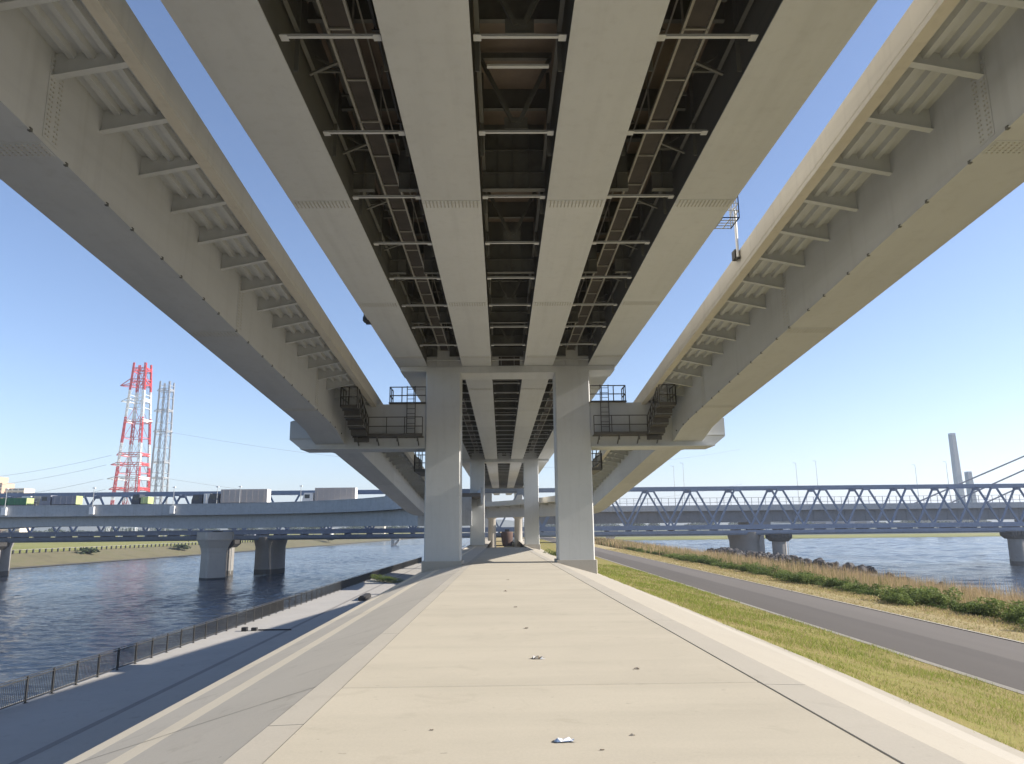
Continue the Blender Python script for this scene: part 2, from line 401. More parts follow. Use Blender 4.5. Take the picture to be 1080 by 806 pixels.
# far banks
def bx(y): return float(np.interp(y, [-300,60,207,409,673,1500], [-175,-150,-131,-103,-76,-40]))
BY = [-300,-100,0,60,100,150,180,207,240,280,340,409,520,673,1000,1500]
strip('west_river_bank', M['bank'], [lambda y:(bx(y)+3,-9.6), lambda y:(bx(y),-8.3), lambda y:(bx(y)-3,-7.9), lambda y:(bx(y)-18,-4.9)], BY)
strip('west_bank_edge', M['pierstain'], [lambda y:(bx(y)+.4,-8.2), lambda y:(bx(y)-1.0,-8.05)], BY)
strip('west_field', M['field'], [lambda y:(bx(y)-18,-4.9), lambda y:(bx(y)-80,-4.3), lambda y:(bx(y)-400,-3.6), lambda y:(-3500,-3.0)], BY)
o = npmesh('far_bank', [(60,486,-9.5),(3500,486,-9.5),(3500,488,-7.6),(60,488,-7.6),(60,500,-6.4),(3500,500,-6.4)], [(0,1,2,3),(3,2,5,4)], M['field']); o['kind']='structure'
o = npmesh('far_field', [(60,500,-6.4),(3500,500,-6.4),(3500,640,-4.4),(60,640,-4.4),(60,5000,-3),(3500,5000,-3)], [(0,1,2,3),(3,2,5,4)], M['far']); o['kind']='structure'
o = npmesh('far_ground', [(-3500,1500,-3.5),(60,1500,-3.5),(60,5000,-3.0),(-3500,5000,-3.0)], [(0,1,2,3)], M['far']); o['kind']='structure'

# ------------------------------------------------------------------ main viaduct
CX = .45
GB = 11.3                                             # girder underside
GT = 13.9
via = empty('elevated_viaduct', (CX,0,GB), 'straight cream steel viaduct of four box girders passing overhead above the concrete path', 'viaduct')
Y0V, Y1V = -60, 236
GX = [(-6.75,-4.95),(-2.8,-1.0),(1.0,2.8),(4.95,6.75)]
SP = [10.6,20.9,31.2,41.5]+[51.8+10.3*i for i in range(14)]
for a, b in GX:
    mb = MB()
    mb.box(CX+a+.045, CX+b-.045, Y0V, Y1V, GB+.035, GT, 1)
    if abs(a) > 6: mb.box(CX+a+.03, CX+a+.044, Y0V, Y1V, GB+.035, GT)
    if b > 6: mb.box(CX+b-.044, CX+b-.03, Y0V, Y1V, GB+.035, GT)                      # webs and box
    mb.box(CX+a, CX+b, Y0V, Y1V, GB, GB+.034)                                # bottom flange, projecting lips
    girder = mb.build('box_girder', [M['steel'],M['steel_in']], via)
    for ys in SP[:9]:
        mb = MB(); mb.box(CX+a+.05, CX+b-.05, ys-.24, ys+.24, GB-.014, GB-.0005)
        if ys < 60:
            nx = 15
            for r in range(6):
                yy = ys-.2+.08*r
                for i in range(nx):
                    xx = CX+a+.12+(b-a-.24)*i/(nx-1)
                    mb.box(xx-.016, xx+.016, yy-.016, yy+.016, GB-.034, GB-.0142, 1)
        mb.build('splice_plate', [M['steel'],M['bolt']], via)
mb = MB()
mb.box(CX-8.0, CX+8.0, Y0V, Y1V, GT+.002, GT+.3)
deck = mb.build('deck_slab', M['soffit'], via)
for sx in (-1,1):
    mb = MB(); mb.box(CX+sx*8.0-.13, CX+sx*8.0+.13, Y0V, Y1V, GT-.1, GT+1.3); mb.build('parapet', M['steel'], via)
# cross frames
BAYS = [(-4.95,-2.8),(-1.0,1.0),(2.8,4.95)]
KY = [2.2+3.72*k for k in range(0,62)]
def frame(mb, k, y, bay, rough=False):
    a, b = CX+bay[0], CX+bay[1]
    a += .045; b -= .045
    plate = (k % 2 == 1)
    if plate and k > 4 or (plate and k < 3):
        if bay[0] == -1.0: spans = [(a, b, GB+.42)]
        else:
            sx = 1 if bay[0] > 0 else -1; c0, c1 = sorted((CX+sx*3.52, CX+sx*4.26)); spans = [(a,c0,GB+.42),(c1,b,GB+.42),(c0+.001,c1-.001,GB+2.08)]
        for a_, b_, zb in spans:
            mb.box(a_, b_, y+.02, y+.045, zb, GT, 1)
            for z in (GB+.95, GB+1.7):
                if z > zb: mb.box(a_, b_, y-.06, y+.018, z, z+.02, 1)
            if b_-a_ > 1.5:
                for t in (.25,.5,.75): mb.box(lerp(a_,b_,t)-.01, lerp(a_,b_,t)+.01, y-.09, y+.018, zb+.03, GT-.05, 1)
            else: mb.box((a_+b_)/2-.01, (a_+b_)/2+.01, y-.09, y+.018, zb+.03, GT-.05, 1)
            mb.box(a_, b_, y-.09, y+.13, zb-.02, zb, 1)
    else:
        if abs(bay[0]) > 1.5 and bay[1] != 1.0: return False
        m = (a+b)/2
        mb.beam((a+.05,y+.12,GT-.25),(m-.08,y+.12,GB+.52), .10, .10, mi=1)
        mb.beam((b-.05,y+.12,GT-.25),(m+.08,y+.12,GB+.52), .10, .10, mi=1)
        mb.box(a, b, y+.05, y+.17, GT-.26, GT-.1, 1)
        mb.box(m-.3, m+.3, y+.10, y+.12, GB+.34, GB+.66, 1)
def strut(mb, y, bay, mi=0):
    a, b = CX+bay[0]+.045, CX+bay[1]-.045
    mb.box(a, b, y-.038, y+.038, GB+.16, GB+.172, mi); mb.box(a, b, y-.007, y+.007, GB+.173, GB+.24, mi)
    for x0, x1 in ((a,a+.16),(b-.16,b)): mb.box(x0, x1, y-.1, y+.1, GB+.145, GB+.158, mi)
rest = MB(); restf = MB()
for k, y in enumerate(KY):
    for bay in BAYS:
        if y < 110:
            m1 = MB(); strut(m1, y, bay); m1.build('cross_strut', M['steel'], via)
            m2 = MB()
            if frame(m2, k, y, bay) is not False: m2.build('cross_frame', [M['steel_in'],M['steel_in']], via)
        else:
            strut(rest, y, bay); restf.box(CX+bay[0]+.045, CX+bay[1]-.045, y, y+.05, GB+.5, GT)
tag(rest.build('cross_strut', M['steel'], via), kind='stuff'); tag(restf.build('cross_frame', M['steel_in'], via), kind='stuff')
# secondary members between frames: deck stringers and half struts
for bay in BAYS:
    mb = MB(); a, b = CX+bay[0]+.045, CX+bay[1]-.045
    for k, y in enumerate(KY):
        yy = y+1.86
        mb.box(a, b, yy-.02, yy+.02, GT-.62, GT); mb.box(a, b, yy-.07, yy+.07, GT-.64, GT-.621)
        if bay[0] == -1.0 and yy < 16: mb.box(a+.25, b-.25, yy-.35, yy-.25, GB+.55, GB+.60, 1)
        # vertical web stiffeners on both sides
        for y2 in (y+1.0,):
            mb.box(a, a+.10, y2-.008, y2+.008, GB+.06, GT-.05); mb.box(b-.10, b, y2-.008, y2+.008, GB+.06, GT-.05)
        if yy < 0:
            mb.beam((a+.06,y+.3,GB+1.3),(a+.5,y+1.4,GT-.3), .05, .05); mb.beam((b-.06,y+.3,GB+1.3),(b-.5,y+1.4,GT-.3), .05, .05)
    mb.box(a, a+.10, Y0V, Y1V, GB+1.02, GB+1.04); mb.box(b-.10, b, Y0V, Y1V, GB+1.02, GB+1.04)
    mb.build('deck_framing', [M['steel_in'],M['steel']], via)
# pipes
for sx in (-1,1):
    mb = MB()
    for dx, z, r in ((2.98,GB+1.0,.05),(3.12,GB+1.05,.04)):
        mb.tube((CX+sx*dx,Y0V,z),(CX+sx*dx,Y1V,z), r, 8)
    for y in KY:
        mb.beam((CX+sx*2.98,y+.8,GB+.9),(CX+sx*2.98,y+.8,GT), .03); mb.beam((CX+sx*2.9,y+.8,GB+.93),(CX+sx*3.2,y+.8,GB+.93), .04)
        mb.beam((CX+sx*3.15,y+.8,GB+.9),(CX+sx*3.15,y+1.5,GT), .03)
    mb.build('cable_pipe', M['dark'], via)
    mb = MB()
    mb.tube((CX+sx*4.6,Y0V,GT-.45),(CX+sx*4.6,Y1V,GT-.45), .11, 12)
    for y in KY:
        mb.box(CX+sx*4.6-.18, CX+sx*4.6+.18, y+1.2, y+1.26, GT-.60, GT-.55)
        mb.beam((CX+sx*4.6,y+1.23,GT-.4),(CX+sx*4.6,y+1.23,GT), .03)
    mb.build('drain_pipe', M['steel_in'], via)
# inspection catwalks
for sx in (-1,1):
    x0, x1 = sorted((CX+sx*3.62, CX+sx*4.16)); z = 12.25
    mb = MB(); yy = -10
    while yy < 110:
        mb.box(x0+.05, x1-.05, yy, yy+1.82, z+.05, z+.075); yy += 1.86
    cat = mb.build('catwalk', M['rust'], via)
    mb = MB()
    for x in (x0, x1):
        mb.box(x-.03, x+.03, -10, 110, z, z+.09); mb.box(x-.02,x+.02,-10,110,z+1.0,z+1.035)
    yy = -10
    while yy < 110:
        mb.box(x0, x1, yy-.02, yy+.02, z+.005, z+.045)
        if int(round(yy/1.86)) % 2 == 0:
            for x in (x0,x1): mb.box(x-.02, x+.02, yy-.02, yy+.02, z, GT)
        yy += 1.86
    mb.build('rail', M['steel_mid'], cat)
    for y in KY[:28]:
        mb = MB(); xo = CX+sx*4.9
        mb.beam((xo,y+2.2,z-.15),(CX+sx*4.16,y+2.0,z+.05), .07, .05); mb.box(min(xo,CX+sx*4.16),max(xo,CX+sx*4.16), y+2.6, y+2.66, z+.2, z+.26)
        mb.beam((xo,y+2.6,z+.6),(CX+sx*4.3,y+2.6,z+.25), .05)
        mb.build('bracket', M['steel_in'], cat)

# ------------------------------------------------------------------ portal piers
def col_bottom(x, y): return -3.2
def railing(mb, pts, h=1.0, post=1.0, r=.022, mids=(.5,), toe=True, mi=0):
    for p, q in zip(pts[:-1], pts[1:]):
        p = Vector(p); q = Vector(q); L = (q-p).length; n = max(1, int(round(L/post)))
        for k in range(n+1):
            b = p.lerp(q, k/n); mb.beam(b, b+Vector((0,0,h)), r*2, r*2, mi=mi)
        for zz in (h,)+tuple(h*m for m in mids): mb.beam(p+Vector((0,0,zz)), q+Vector((0,0,zz)), r*2, r*2, mi=mi)
        if toe: mb.beam(p+Vector((0,0,.06)), q+Vector((0,0,.06)), .02, .12, mi=mi)
def pier(y, label, arms, fancy):
    r = empty('portal_pier', (CX,y,-.5), label, 'bridge pier', 'portal piers under the viaduct')
    for sx in (-1,1):
        xa, xb = sorted((CX+sx*2.9, CX+sx*5.02))
        mb = MB(); mb.bbox(xa, xb, y, y+2.1, -.40-.004*y*0 + crest(y)+.52, GB-.42, .06)
        # vertical weld seams and plate joints as proud 3 mm straps
        for z in (3.4, 7.2): mb.box(xa-.004, xb+.004, y-.004, y+2.104, z, z+.05)
        c = mb.build('column', M['steel'], r)
        mb = MB(); mb.bbox(xa-.12, xb+.12, y-.12, y+2.22, crest(y)-3.2, crest(y)+.14, .04); mb.build('plinth', M['pier'], c)
    mb = MB()
    mb.box(CX-6.72, CX+6.72, y+.03, y+2.07, GB-.02, GT-.02)
    mb.box(CX-5.02, CX+5.02, y-.015, y+2.115, GB-.43, GB-.021)
    for sx in (-1,1):
        xa, xb = sorted((CX+sx*5.02, CX+sx*6.6)); mb.box(xa, xb, y, y+2.1, GB-.30, GB-.022)
    for x in np.arange(-6,6.1,.8): mb.box(CX+x-.008, CX+x+.008, y-.05, y+.029, GB, GT-.3)
    mb.build('crossbeam', M['steel'], r)
    if fancy:
        mb = MB(); mb.box(CX-.55, CX+.75, y-.02, y+.02, GB+.02, GB+.62); mb.build('access_plate', M['rust'], r)
    if not arms: return r
    for sx in (-1,1):
        xc = CX+sx*5.02
        X = lambda u: xc+sx*u                    # u outwards from the column face
        poly = [(0,6.33),(7.55,6.33),(8.2,6.85),(8.2,7.95),(6.9,8.35),(4.0,8.95),(0,9.0)]
        mb = MB(); mb.prism([(X(u),y+.12,z) for u,z in poly], [(X(u),y+1.98,z) for u,z in poly])
        mb.box(*sorted((X(0.01),X(7.5))), y-.05, y+2.15, 6.25, 6.328)
        mb.box(*sorted((X(5.6),X(8.15))), y+.02, y+.118, 6.9, 6.96)
        arm = mb.build('arm', M['steel_ramp'], r)
        # inspection walkway along the face of the arm, going round the ramp girder
        zf = 6.95
        mb = MB(); mb.box(*sorted((X(.1),X(4.2))), y-.75, y+.1, zf-.06, zf)
        for u in (.4,1.6,2.8,4.0): mb.beam((X(u),y+.1,zf-.5),(X(u),y-.7,zf-.06), .06); mb.beam((X(u),y-.7,zf-.35),(X(u),y-.7,zf), .07)
        # stepped part outboard, rising along the ramp web towards the viewer
        st = [(4.15,-.4,zf),(4.2,-1.4,zf+.35),(4.2,-2.4,zf+.75),(4.2,-3.4,zf+1.15)]
        for i,(u,dy,z) in enumerate(st):
            mb.box(*sorted((X(3.3),X(4.2))), y+dy-1.0, y+dy, z-.06, z)
            mb.beam((X(3.3),y+dy-.5,z-.4),(X(4.2),y+dy-.5,z-.1), .07); mb.box(*sorted((X(3.3),X(4.2))), y+dy-.06, y+dy, z-.35, z-.06)
        wk = mb.build('inspection_walkway', M['railsteel'], r)
        mb = MB()
        railing(mb, [(X(.1),y-.75,zf),(X(3.3),y-.75,zf)], 1.1, 1.05, .025)
        for i in range(3):
            a, b = st[i], st[i+1]
            railing(mb, [(X(3.3),y+a[1]-.5,a[2]),(X(3.3),y+b[1]-.5,b[2])], 1.05, .5, .025)
        railing(mb, [(X(3.3),y-4.4,zf+1.15),(X(4.2),y-4.4,zf+1.15)], 1.1, .45, .025)
        railing(mb, [(X(4.2),y-4.4,zf+1.15),(X(4.2),y-2.4,zf+1.15)], 1.1, .6, .025)
        mb.build('railing', M['railsteel'], wk)
        # ladder up to the top of the arm and the platform there
        mb = MB()
        for u in (.62,1.12): mb.beam((X(u),y-.12,zf-.1),(X(u),y-.12,10.05), .05)
        z = zf+.2
        while z < 9.9: mb.beam((X(.62),y-.12,z),(X(1.12),y-.12,z), .03); z += .3
        mb.build('ladder', M['railsteel'], r)
        mb = MB(); railing(mb, [(X(-.0),y+.1,8.98),(X(2.2),y+.1,8.98),(X(2.2),y+1.4,8.98)], 1.05, .72, .028); mb.box(*sorted((X(0),X(2.25))), y-.1, y+1.5, 9.003, 9.05)
        mb.beam((X(-.3),y+.05,8.9),(X(-.3),y+.05,9.9), .05)
        mb.build('platform_railing', M['railsteel'], r)
        # lower outer walkway seen below the arm beside the column
        mb = MB(); mb.box(*sorted((X(.05),X(.9))), y+2.2, y+6.5, 5.0, 5.06); railing(mb, [(X(.9),y+2.2,5.06),(X(.9),y+6.5,5.06)], 1.0, .6, .025); railing(mb, [(X(.1),y+2.2,5.06),(X(.9),y+2.2,5.06)], 1.0, .4, .025)
        for yy in (y+2.3,y+4.3,y+6.3): mb.beam((X(.85),yy,5.0),(X(.85),yy,6.9),.06)
        mb.build('hanging_walkway', M['railsteel'], r)
    return r
pier(44, 'nearest portal pier of two tall cream columns with side arms carrying the ramps', True, True)
pier(108, 'second portal pier further down the path, plain cream columns without side arms', False, False)
pier(190, 'farthest small portal pier, mostly hidden behind the curving ramp at the path end', False, False)

# ------------------------------------------------------------------ ramps
SLP = .083
def ramp_path(x0, side, ycurve, R, ang, y0=-14):
    st = []; y = y0
    ys = list(np.arange(y0, ycurve, 1.92)) + [ycurve]
    hz = lambda y: 7.0-SLP*(y-44) if y < 84 else (7.0-SLP*40) - SLP*min(y-84,14)*(1-min(y-84,14)/28)
    for y in ys: st.append((x0, y, hz(y), 0.0, y))
    if R:
        n = 26; cx = x0-R
        for k in range(1,n+1):
            a = radians(ang)*k/n; s = R*a
            st.append((cx+R*cos(a), ycurve+R*sin(a), hz(ycurve+s), a, ycurve+s))
    return st
def off(st, u, dz):
    x, y, z, a, s = st; return (x+u*cos(a), y+u*sin(a), z+dz)
def haunch(s): return -.55*max(0,1-abs(s-45.05)/3.6)**.7 if abs(s-45.05) < 3.6 else 0
def ramp(name, label, x0, side, ycurve, R, ang):
    """side: +1 right ramp (inner fascia on its left), -1 left ramp"""
    st = ramp_path(x0, side, ycurve, R, ang); inn = -side
    r = empty(name, (x0,44,7.0), label, 'ramp bridge', 'ramps beside the viaduct')
    mb = MB()
    mb.sweep([[off(p,-.85,haunch(p[4])),off(p,.85,haunch(p[4])),off(p,.85,2.12),off(p,-.85,2.12)] for p in st])
    mb.sweep([[off(p,-.89,haunch(p[4])-.03),off(p,.89,haunch(p[4])-.03),off(p,.89,haunch(p[4])-.002),off(p,-.89,haunch(p[4])-.002)] for p in st])
    bg = mb.build('box_girder', M['steel_ramp'], r)
    # lugs along the flange edge
    k = 0; y = 3.0
    while y < 44:
        mb = MB()
        p = (x0,y,7.0-SLP*(y-44),0,y); a = off(p, inn*.87, -.03)
        mb.box(a[0]-.03, a[0]+.03, y-.04, y+.04, a[2]-.015, a[2]+.06); y += 1.25 if k%2 else 1.7; k += 1
        mb.build('lug', M['steel_in'], bg)
    for ys in (14.2,25.6,37.0):
        p0 = (x0,ys-.25,7.0-SLP*(ys-.25-44),0,0); p1 = (x0,ys+.25,7.0-SLP*(ys+.25-44),0,0); mb = MB()
        mb.sweep([[off(p,-.84,-.044),off(p,.84,-.044),off(p,.84,-.031),off(p,-.84,-.031)] for p in (p0,p1)])
        mb.sweep([[off(p,inn*.851,.12),off(p,inn*.865,.12),off(p,inn*.865,2.0),off(p,inn*.851,2.0)] for p in (p0,p1)])
        for i in range(5):
            q = (x0,ys-.18+.09*i,7.0-SLP*(ys-.18+.09*i-44),0,0)
            for j in range(14):
                c = off(q,-.78+1.56*j/13,-.044); mb.box(c[0]-.016,c[0]+.016,c[1]-.016,c[1]+.016,c[2]-.02,c[2]-.0002,1)
            if i in (0,1,3,4):
                for j in range(16):
                    c = off(q,inn*.866,.2+1.7*j/15); mb.box(*sorted((c[0],c[0]+inn*.02)),c[1]-.016,c[1]+.016,c[2]-.016,c[2]+.016,1)
        mb.build('splice_plate', [M['steel_ramp'],M['bolt']], bg)
    mb = MB(); mb.sweep([[off(p,-2.44,2.122),off(p,2.44,2.122),off(p,2.44,2.34),off(p,-2.44,2.34)] for p in st]); mb.build('deck_slab', M['steel_ramp'], r)
    for sd in (-1,1):
        mb = MB()
        mb.sweep([[off(p,sd*2.445,1.87),off(p,sd*2.69,1.87),off(p,sd*2.69,2.66),off(p,sd*2.445,2.66)] for p in st])
        mb.sweep([[off(p,sd*2.39,1.84),off(p,sd*2.70,1.84),off(p,sd*2.70,1.868),off(p,sd*2.39,1.868)] for p in st])
        mb.sweep([[off(p,sd*2.691,2.0),off(p,sd*2.699,2.0),off(p,sd*2.699,2.02),off(p,sd*2.691,2.02)] for p in st])
        mb.build('parapet', M['parapet'], r)
    if side > 0:
        mb = MB(); sb = [p for p in st if p[3] == 0]
        mb.sweep([[off(p,2.50,2.661),off(p,2.56,2.661),off(p,2.56,5.9),off(p,2.50,5.9)] for p in sb])
        nb = mb.build('shadow_barrier', M['greysteel'], r)  # unseen barrier, added to cast the shade over the lower walkway
        mb = MB()
        for p in sb[::2]: a = off(p,2.6,2.66); mb.box(a[0]-.035,a[0]+.06,a[1]-.06,a[1]+.06,a[2],a[2]+3.3)
        mb.build('shadow_barrier_posts', M['galv'], nb)
    for u in (1.2,1.62,2.04):
        mb = MB(); mb.sweep([[off(p,inn*(u-.10),2.12),off(p,inn*(u+.10),2.12),off(p,inn*(u+.07),1.98),off(p,inn*(u-.07),1.98)] for p in st]); mb.build('trough_rib', M['steel_ramp'], r)
    n = 0
    for p in st:
        if p[4] < -2 or n > 78: continue
        q = (p[0],p[1]+1.2,p[2]-SLP*1.2,0,p[4]) if p[3]==0 and p[4] < 82 else p
        n += 1
        poly = [(.851,1.56),(2.385,1.87),(2.385,2.12),(.851,2.12)]
        t = .012; mb = MB()
        ca, sa = cos(q[3]), sin(q[3])
        def w(u, z, d): b = off(q, inn*u, z); return (b[0]-sa*d, b[1]+ca*d, b[2])
        mb.prism([w(u,z,-t) for u,z in poly],[w(u,z,t) for u,z in poly])
        fl = [(.851,1.54),(2.385,1.85),(2.385,1.867),(.851,1.557)]
        mb.prism([w(u,z,-.09) for u,z in fl],[w(u,z,.09) for u,z in fl])
        mb.build('bracket', M['steel_ramp'], r)
    return r
ramp('ramp_bridge', 'cream ramp on the left, box girder with bracketed overhang sloping down towards the river', -10.29, -1, 97.0, 0, 0)
ramp('ramp_bridge', 'cream ramp on the right with sunlit inner parapet, curving left under the viaduct far ahead', 11.32, 1, 93.0, 65, 80)

# grey road bridge over the left river: one sweep, from behind the pier round to the west
def road_path():
    st = []
    x0, yc, R = -10.15, 98.0, 57.0; cx = x0-R
    for k in range(0,31):
        a = radians(90)*k/30; st.append((cx+R*cos(a), yc+R*sin(a), 0, a))
    for x in list(np.arange(cx-4, -330, -4)): st.append((x, yc+R, 0, pi/2))
    return st
RPATH = road_path()
FB, FT, RD = 4.45, 6.72, 5.95
road = empty('road_bridge', (-60,155,RD), 'grey steel road bridge with solid parapet and haunched girder carrying lorries over the left river', 'road bridge')
def roff(p, u, z): return (p[0]+u*cos(p[3]), p[1]+u*sin(p[3]), z)
def gz(p):
    if p[3] < pi/2-.01: 
        return 1.75+.15*sin(p[3]*2)
    d = min(abs(p[0]-q) for q in (-59,-121,-183,-245,-307)); return 1.25+1.25*(1-max(0,1-d/27)**1.6) if p[0] < -59 else 1.25+.5*min(1,max(0,(p[0]+59)/25))
mb = MB(); mb.sweep([[roff(p,-2.3,FB),roff(p,-2.0,FB),roff(p,-2.0,FT),roff(p,-2.3,FT)] for p in RPATH])
mb.sweep([[roff(p,-2.36,FT-.12),roff(p,-1.96,FT-.12),roff(p,-1.96,FT+.03),roff(p,-2.36,FT+.03)] for p in RPATH]); mb.build('parapet', M['greysteel'], road)
mb = MB(); mb.sweep([[roff(p,7.4,FB),roff(p,7.7,FB),roff(p,7.7,FT),roff(p,7.4,FT)] for p in RPATH]); mb.build('parapet', M['greysteel'], road)
mb = MB(); mb.sweep([[roff(p,-1.99,RD-.5),roff(p,7.39,RD-.5),roff(p,7.39,RD),roff(p,-1.99,RD)] for p in RPATH]); mb.build('deck', [M['asphalt']], road)
for u0, u1 in ((-.9,1.3),(3.8,6.2)):
    mb = MB(); mb.sweep([[roff(p,u0,gz(p)),roff(p,u1,gz(p)),roff(p,u1,RD-.502),roff(p,u0,RD-.502)] for p in RPATH])
    mb.sweep([[roff(p,u0-.08,gz(p)-.05),roff(p,u1+.08,gz(p)-.05),roff(p,u1+.08,gz(p)-.003),roff(p,u0-.08,gz(p)-.003)] for p in RPATH])
    mb.build('haunched_girder', M['greysteel'], road)
for p in RPATH[4:74]:
    a = roff(p,-.905,RD-.7); b = roff(p,-1.99,RD-.7); c = roff(p,-.905,RD-1.6)
    mb = MB(); mb.beam(a,b,.06,.35); mb.beam(c,b,.06,.1); mb.build('bracket', M['greysteel'], road)
def road_pier(x, label):
    y = 154.5
    r = empty('road_pier', (x,y,-8.6), label, 'bridge pier', 'concrete piers of the road bridge')
    def oct_(w, d, z, c=.35): return [rot(*q) for q in [(x-w+c,y-d,z),(x+w-c,y-d,z),(x+w,y-d+c,z),(x+w,y+d-c,z),(x+w-c,y+d,z),(x-w+c,y+d,z),(x-w,y+d-c,z),(x-w,y-d+c,z)]]
    ra = radians(42)
    def rot(a, b, z): return (x+(a-x)*cos(ra)-(b-y)*sin(ra), y+(a-x)*sin(ra)+(b-y)*cos(ra), z)
    mb = MB(); mb.sweep([oct_(w_,d_,z_) for w_,d_,z_ in ((2.1,1.9,-9.5),(2.05,1.85,-3.2),(2.2,2.0,-2.2),(2.65,2.5,-.9),(2.85,2.7,-.5),(2.85,2.7,1.0))]); sh = mb.build('shaft', M['pier'], r)
    mb = MB(); mb.sweep([oct_(2.13,1.93,-9.4),oct_(2.12,1.92,-8.05)]); mb.build('tide_band', M['pierstain'], sh)
    mb = MB()
    for dy in (.6,2.2): mb.box(x-.6,x+.6,y+dy-.5,y+dy+.5,1.002,1.21)
    mb.build('bearing', M['dark'], r)
road_pier(-59, 'pale flared concrete pier standing in the river under the grey road bridge')
road_pier(-121, 'flared concrete road bridge pier nearest the far left bank')
# lamp brackets on the road parapet
def mast(x, label):
    y = 152.55
    r = empty('lamp_mast', (x,y,FB+.3), label, 'lamp mast', 'lamp masts on the grey road bridge')
    mb = MB(); mb.box(x-.45,x+.45,y-.45,y+.1,FB+.35,FB+1.9); mb.build('base_box', M['twhite'], r)
    mb = MB(); mb.tube((x,y-.1,FB+1.9),(x,y-.1,FB+5.6),.07,8,.05); mb.build('pole', M['galv'], r)
    mb = MB(); mb.box(x-.25,x+.25,y-.3,y+.1,FB+5.6,FB+5.78); mb.build('lamp_head', M['twhite'], r)
for px, lb in ((30,'lamp mast on the grey road parapet beside the green lorry at far left'),(118,'lamp mast on the grey road parapet in front of the red and white tower'),(199,'lamp mast on the grey road parapet just left of the beige box lorry'),(243,'lamp mast on the grey road parapet in front of the beige box lorry'),(266,'lamp mast on the grey road parapet at the tail of the beige box lorry'),(328,'lamp mast on the grey road parapet between the two box lorries')):
    mast((px-529-2)/770*155-.4, lb)

# ------------------------------------------------------------------ blue railway truss
RY = 168.0
TB, TT = .35, 10.0
rail = empty('railway_bridge', (0,RY,TB), 'blue steel railway truss bridge running across both rivers behind the piers', 'railway bridge')
TX0, TX1, PAN = -183.0, 208.0, 9.9
nodes = [34.1+9.9*k for k in range(-22,18)]
for i, yy in enumerate((RY, RY+6.5)):
    mb = MB(); mb.box(TX0, TX1, yy-.32, yy+.32, TT-.7, TT); mb.build('top_chord', M['blue'], rail)
    mb = MB(); mb.box(TX0, TX1, yy-.35, yy+.35, TB+.15, TB+1.0); mb.box(TX0, TX1, yy-.42, yy+.42, TB, TB+.148); mb.build('bottom_chord', M['blue'], rail)
    far = MB()
    for n in nodes:
        for s in (-1,1):
            m1 = far if i else MB()
            m1.beam((n+s*.35,yy,TT-.4),(n+s*PAN/2,yy,TB+.7), .36, .36, up=(0,1,0))
            if not i and abs(n) < 240: m1.build('diagonal', M['blue'], rail)
        g2 = far if i else MB()
        g2.box(n-.75,n+.75,yy-.36,yy+.36,TT-1.15,TT-.2) if i else None
        if not i:
            g2.box(n-.8,n+.8,yy-.37,yy+.37,TT-1.15,TT-.702); g2.build('gusset', M['blue'], rail)
    if i: tag(far.build('diagonal', M['blue'], rail), kind='stuff')
mb = MB()
for n in nodes:
    mb.box(n-.2,n+.2,RY+.33,RY+6.17,TT-.55,TT-.1)
    mb.beam((n,RY+.4,TT-.3),(n+PAN/2,RY+3.25,TT-.3),.25); mb.beam((n,RY+6.1,TT-.3),(n+PAN/2,RY+3.25,TT-.3),.25)
mb.build('top_bracing', M['blue'], rail)
mb = MB(); mb.box(TX0,TX1,RY+.45,RY+6.05,TB+.3,TB+.6)
for n in nodes:
    for d in (0,PAN/2): mb.box(n+d-.2,n+d+.2,RY+.36,RY+6.14,TB-.4,TB+.29)
mb.build('track_deck', M['greydark'], rail)
mb = MB()                                                       # service walkway and pipes at chord level on the near side
mb.box(TX0,TX1,RY-1.3,RY-.43,TB-.55,TB-.47); mb.tube((TX0,RY-.9,TB-1.0),(TX1,RY-.9,TB-1.0),.28,10)
mb.box(TX0,TX1,RY-1.36,RY-1.28,TB-.9,TB-.2)
for n in np.arange(TX0,TX1,2.475): mb.box(n-.04,n+.04,RY-1.33,RY-1.27,TB-.47,TB+.62)
mb.box(TX0,TX1,RY-1.33,RY-1.29,TB+.58,TB+.64); mb.box(TX0,TX1,RY-1.33,RY-1.29,TB+.1,TB+.14)
mb.build('service_walkway', M['blue'], rail)
def rail_pier(x, label, small=True, y=RY+4.5):
    r = empty('railway_pier', (x,y,-8.6), label, 'bridge pier', 'piers of the railway bridge')
    mb = MB(); mb.lathe(x, y, [(3.1,-9.6),(3.05,-2.5),(3.35,-1.2),(3.5,-.25)], 28, 1.0, 1.75); sh = mb.build('shaft', M['pierdark'], r)
    mb = MB(); mb.lathe(x, y, [(3.13,-9.5),(3.12,-7.3)], 28, 1.0, 1.75); mb.build('tide_band', M['pierstain'], sh)
    mb = MB()
    for dy in (-4.5,4.5): mb.box(x-.7,x+.7,y+dy-.6,y+dy+.6,-.248,TB-.002)
    mb.build('bearing', M['dark'], r)
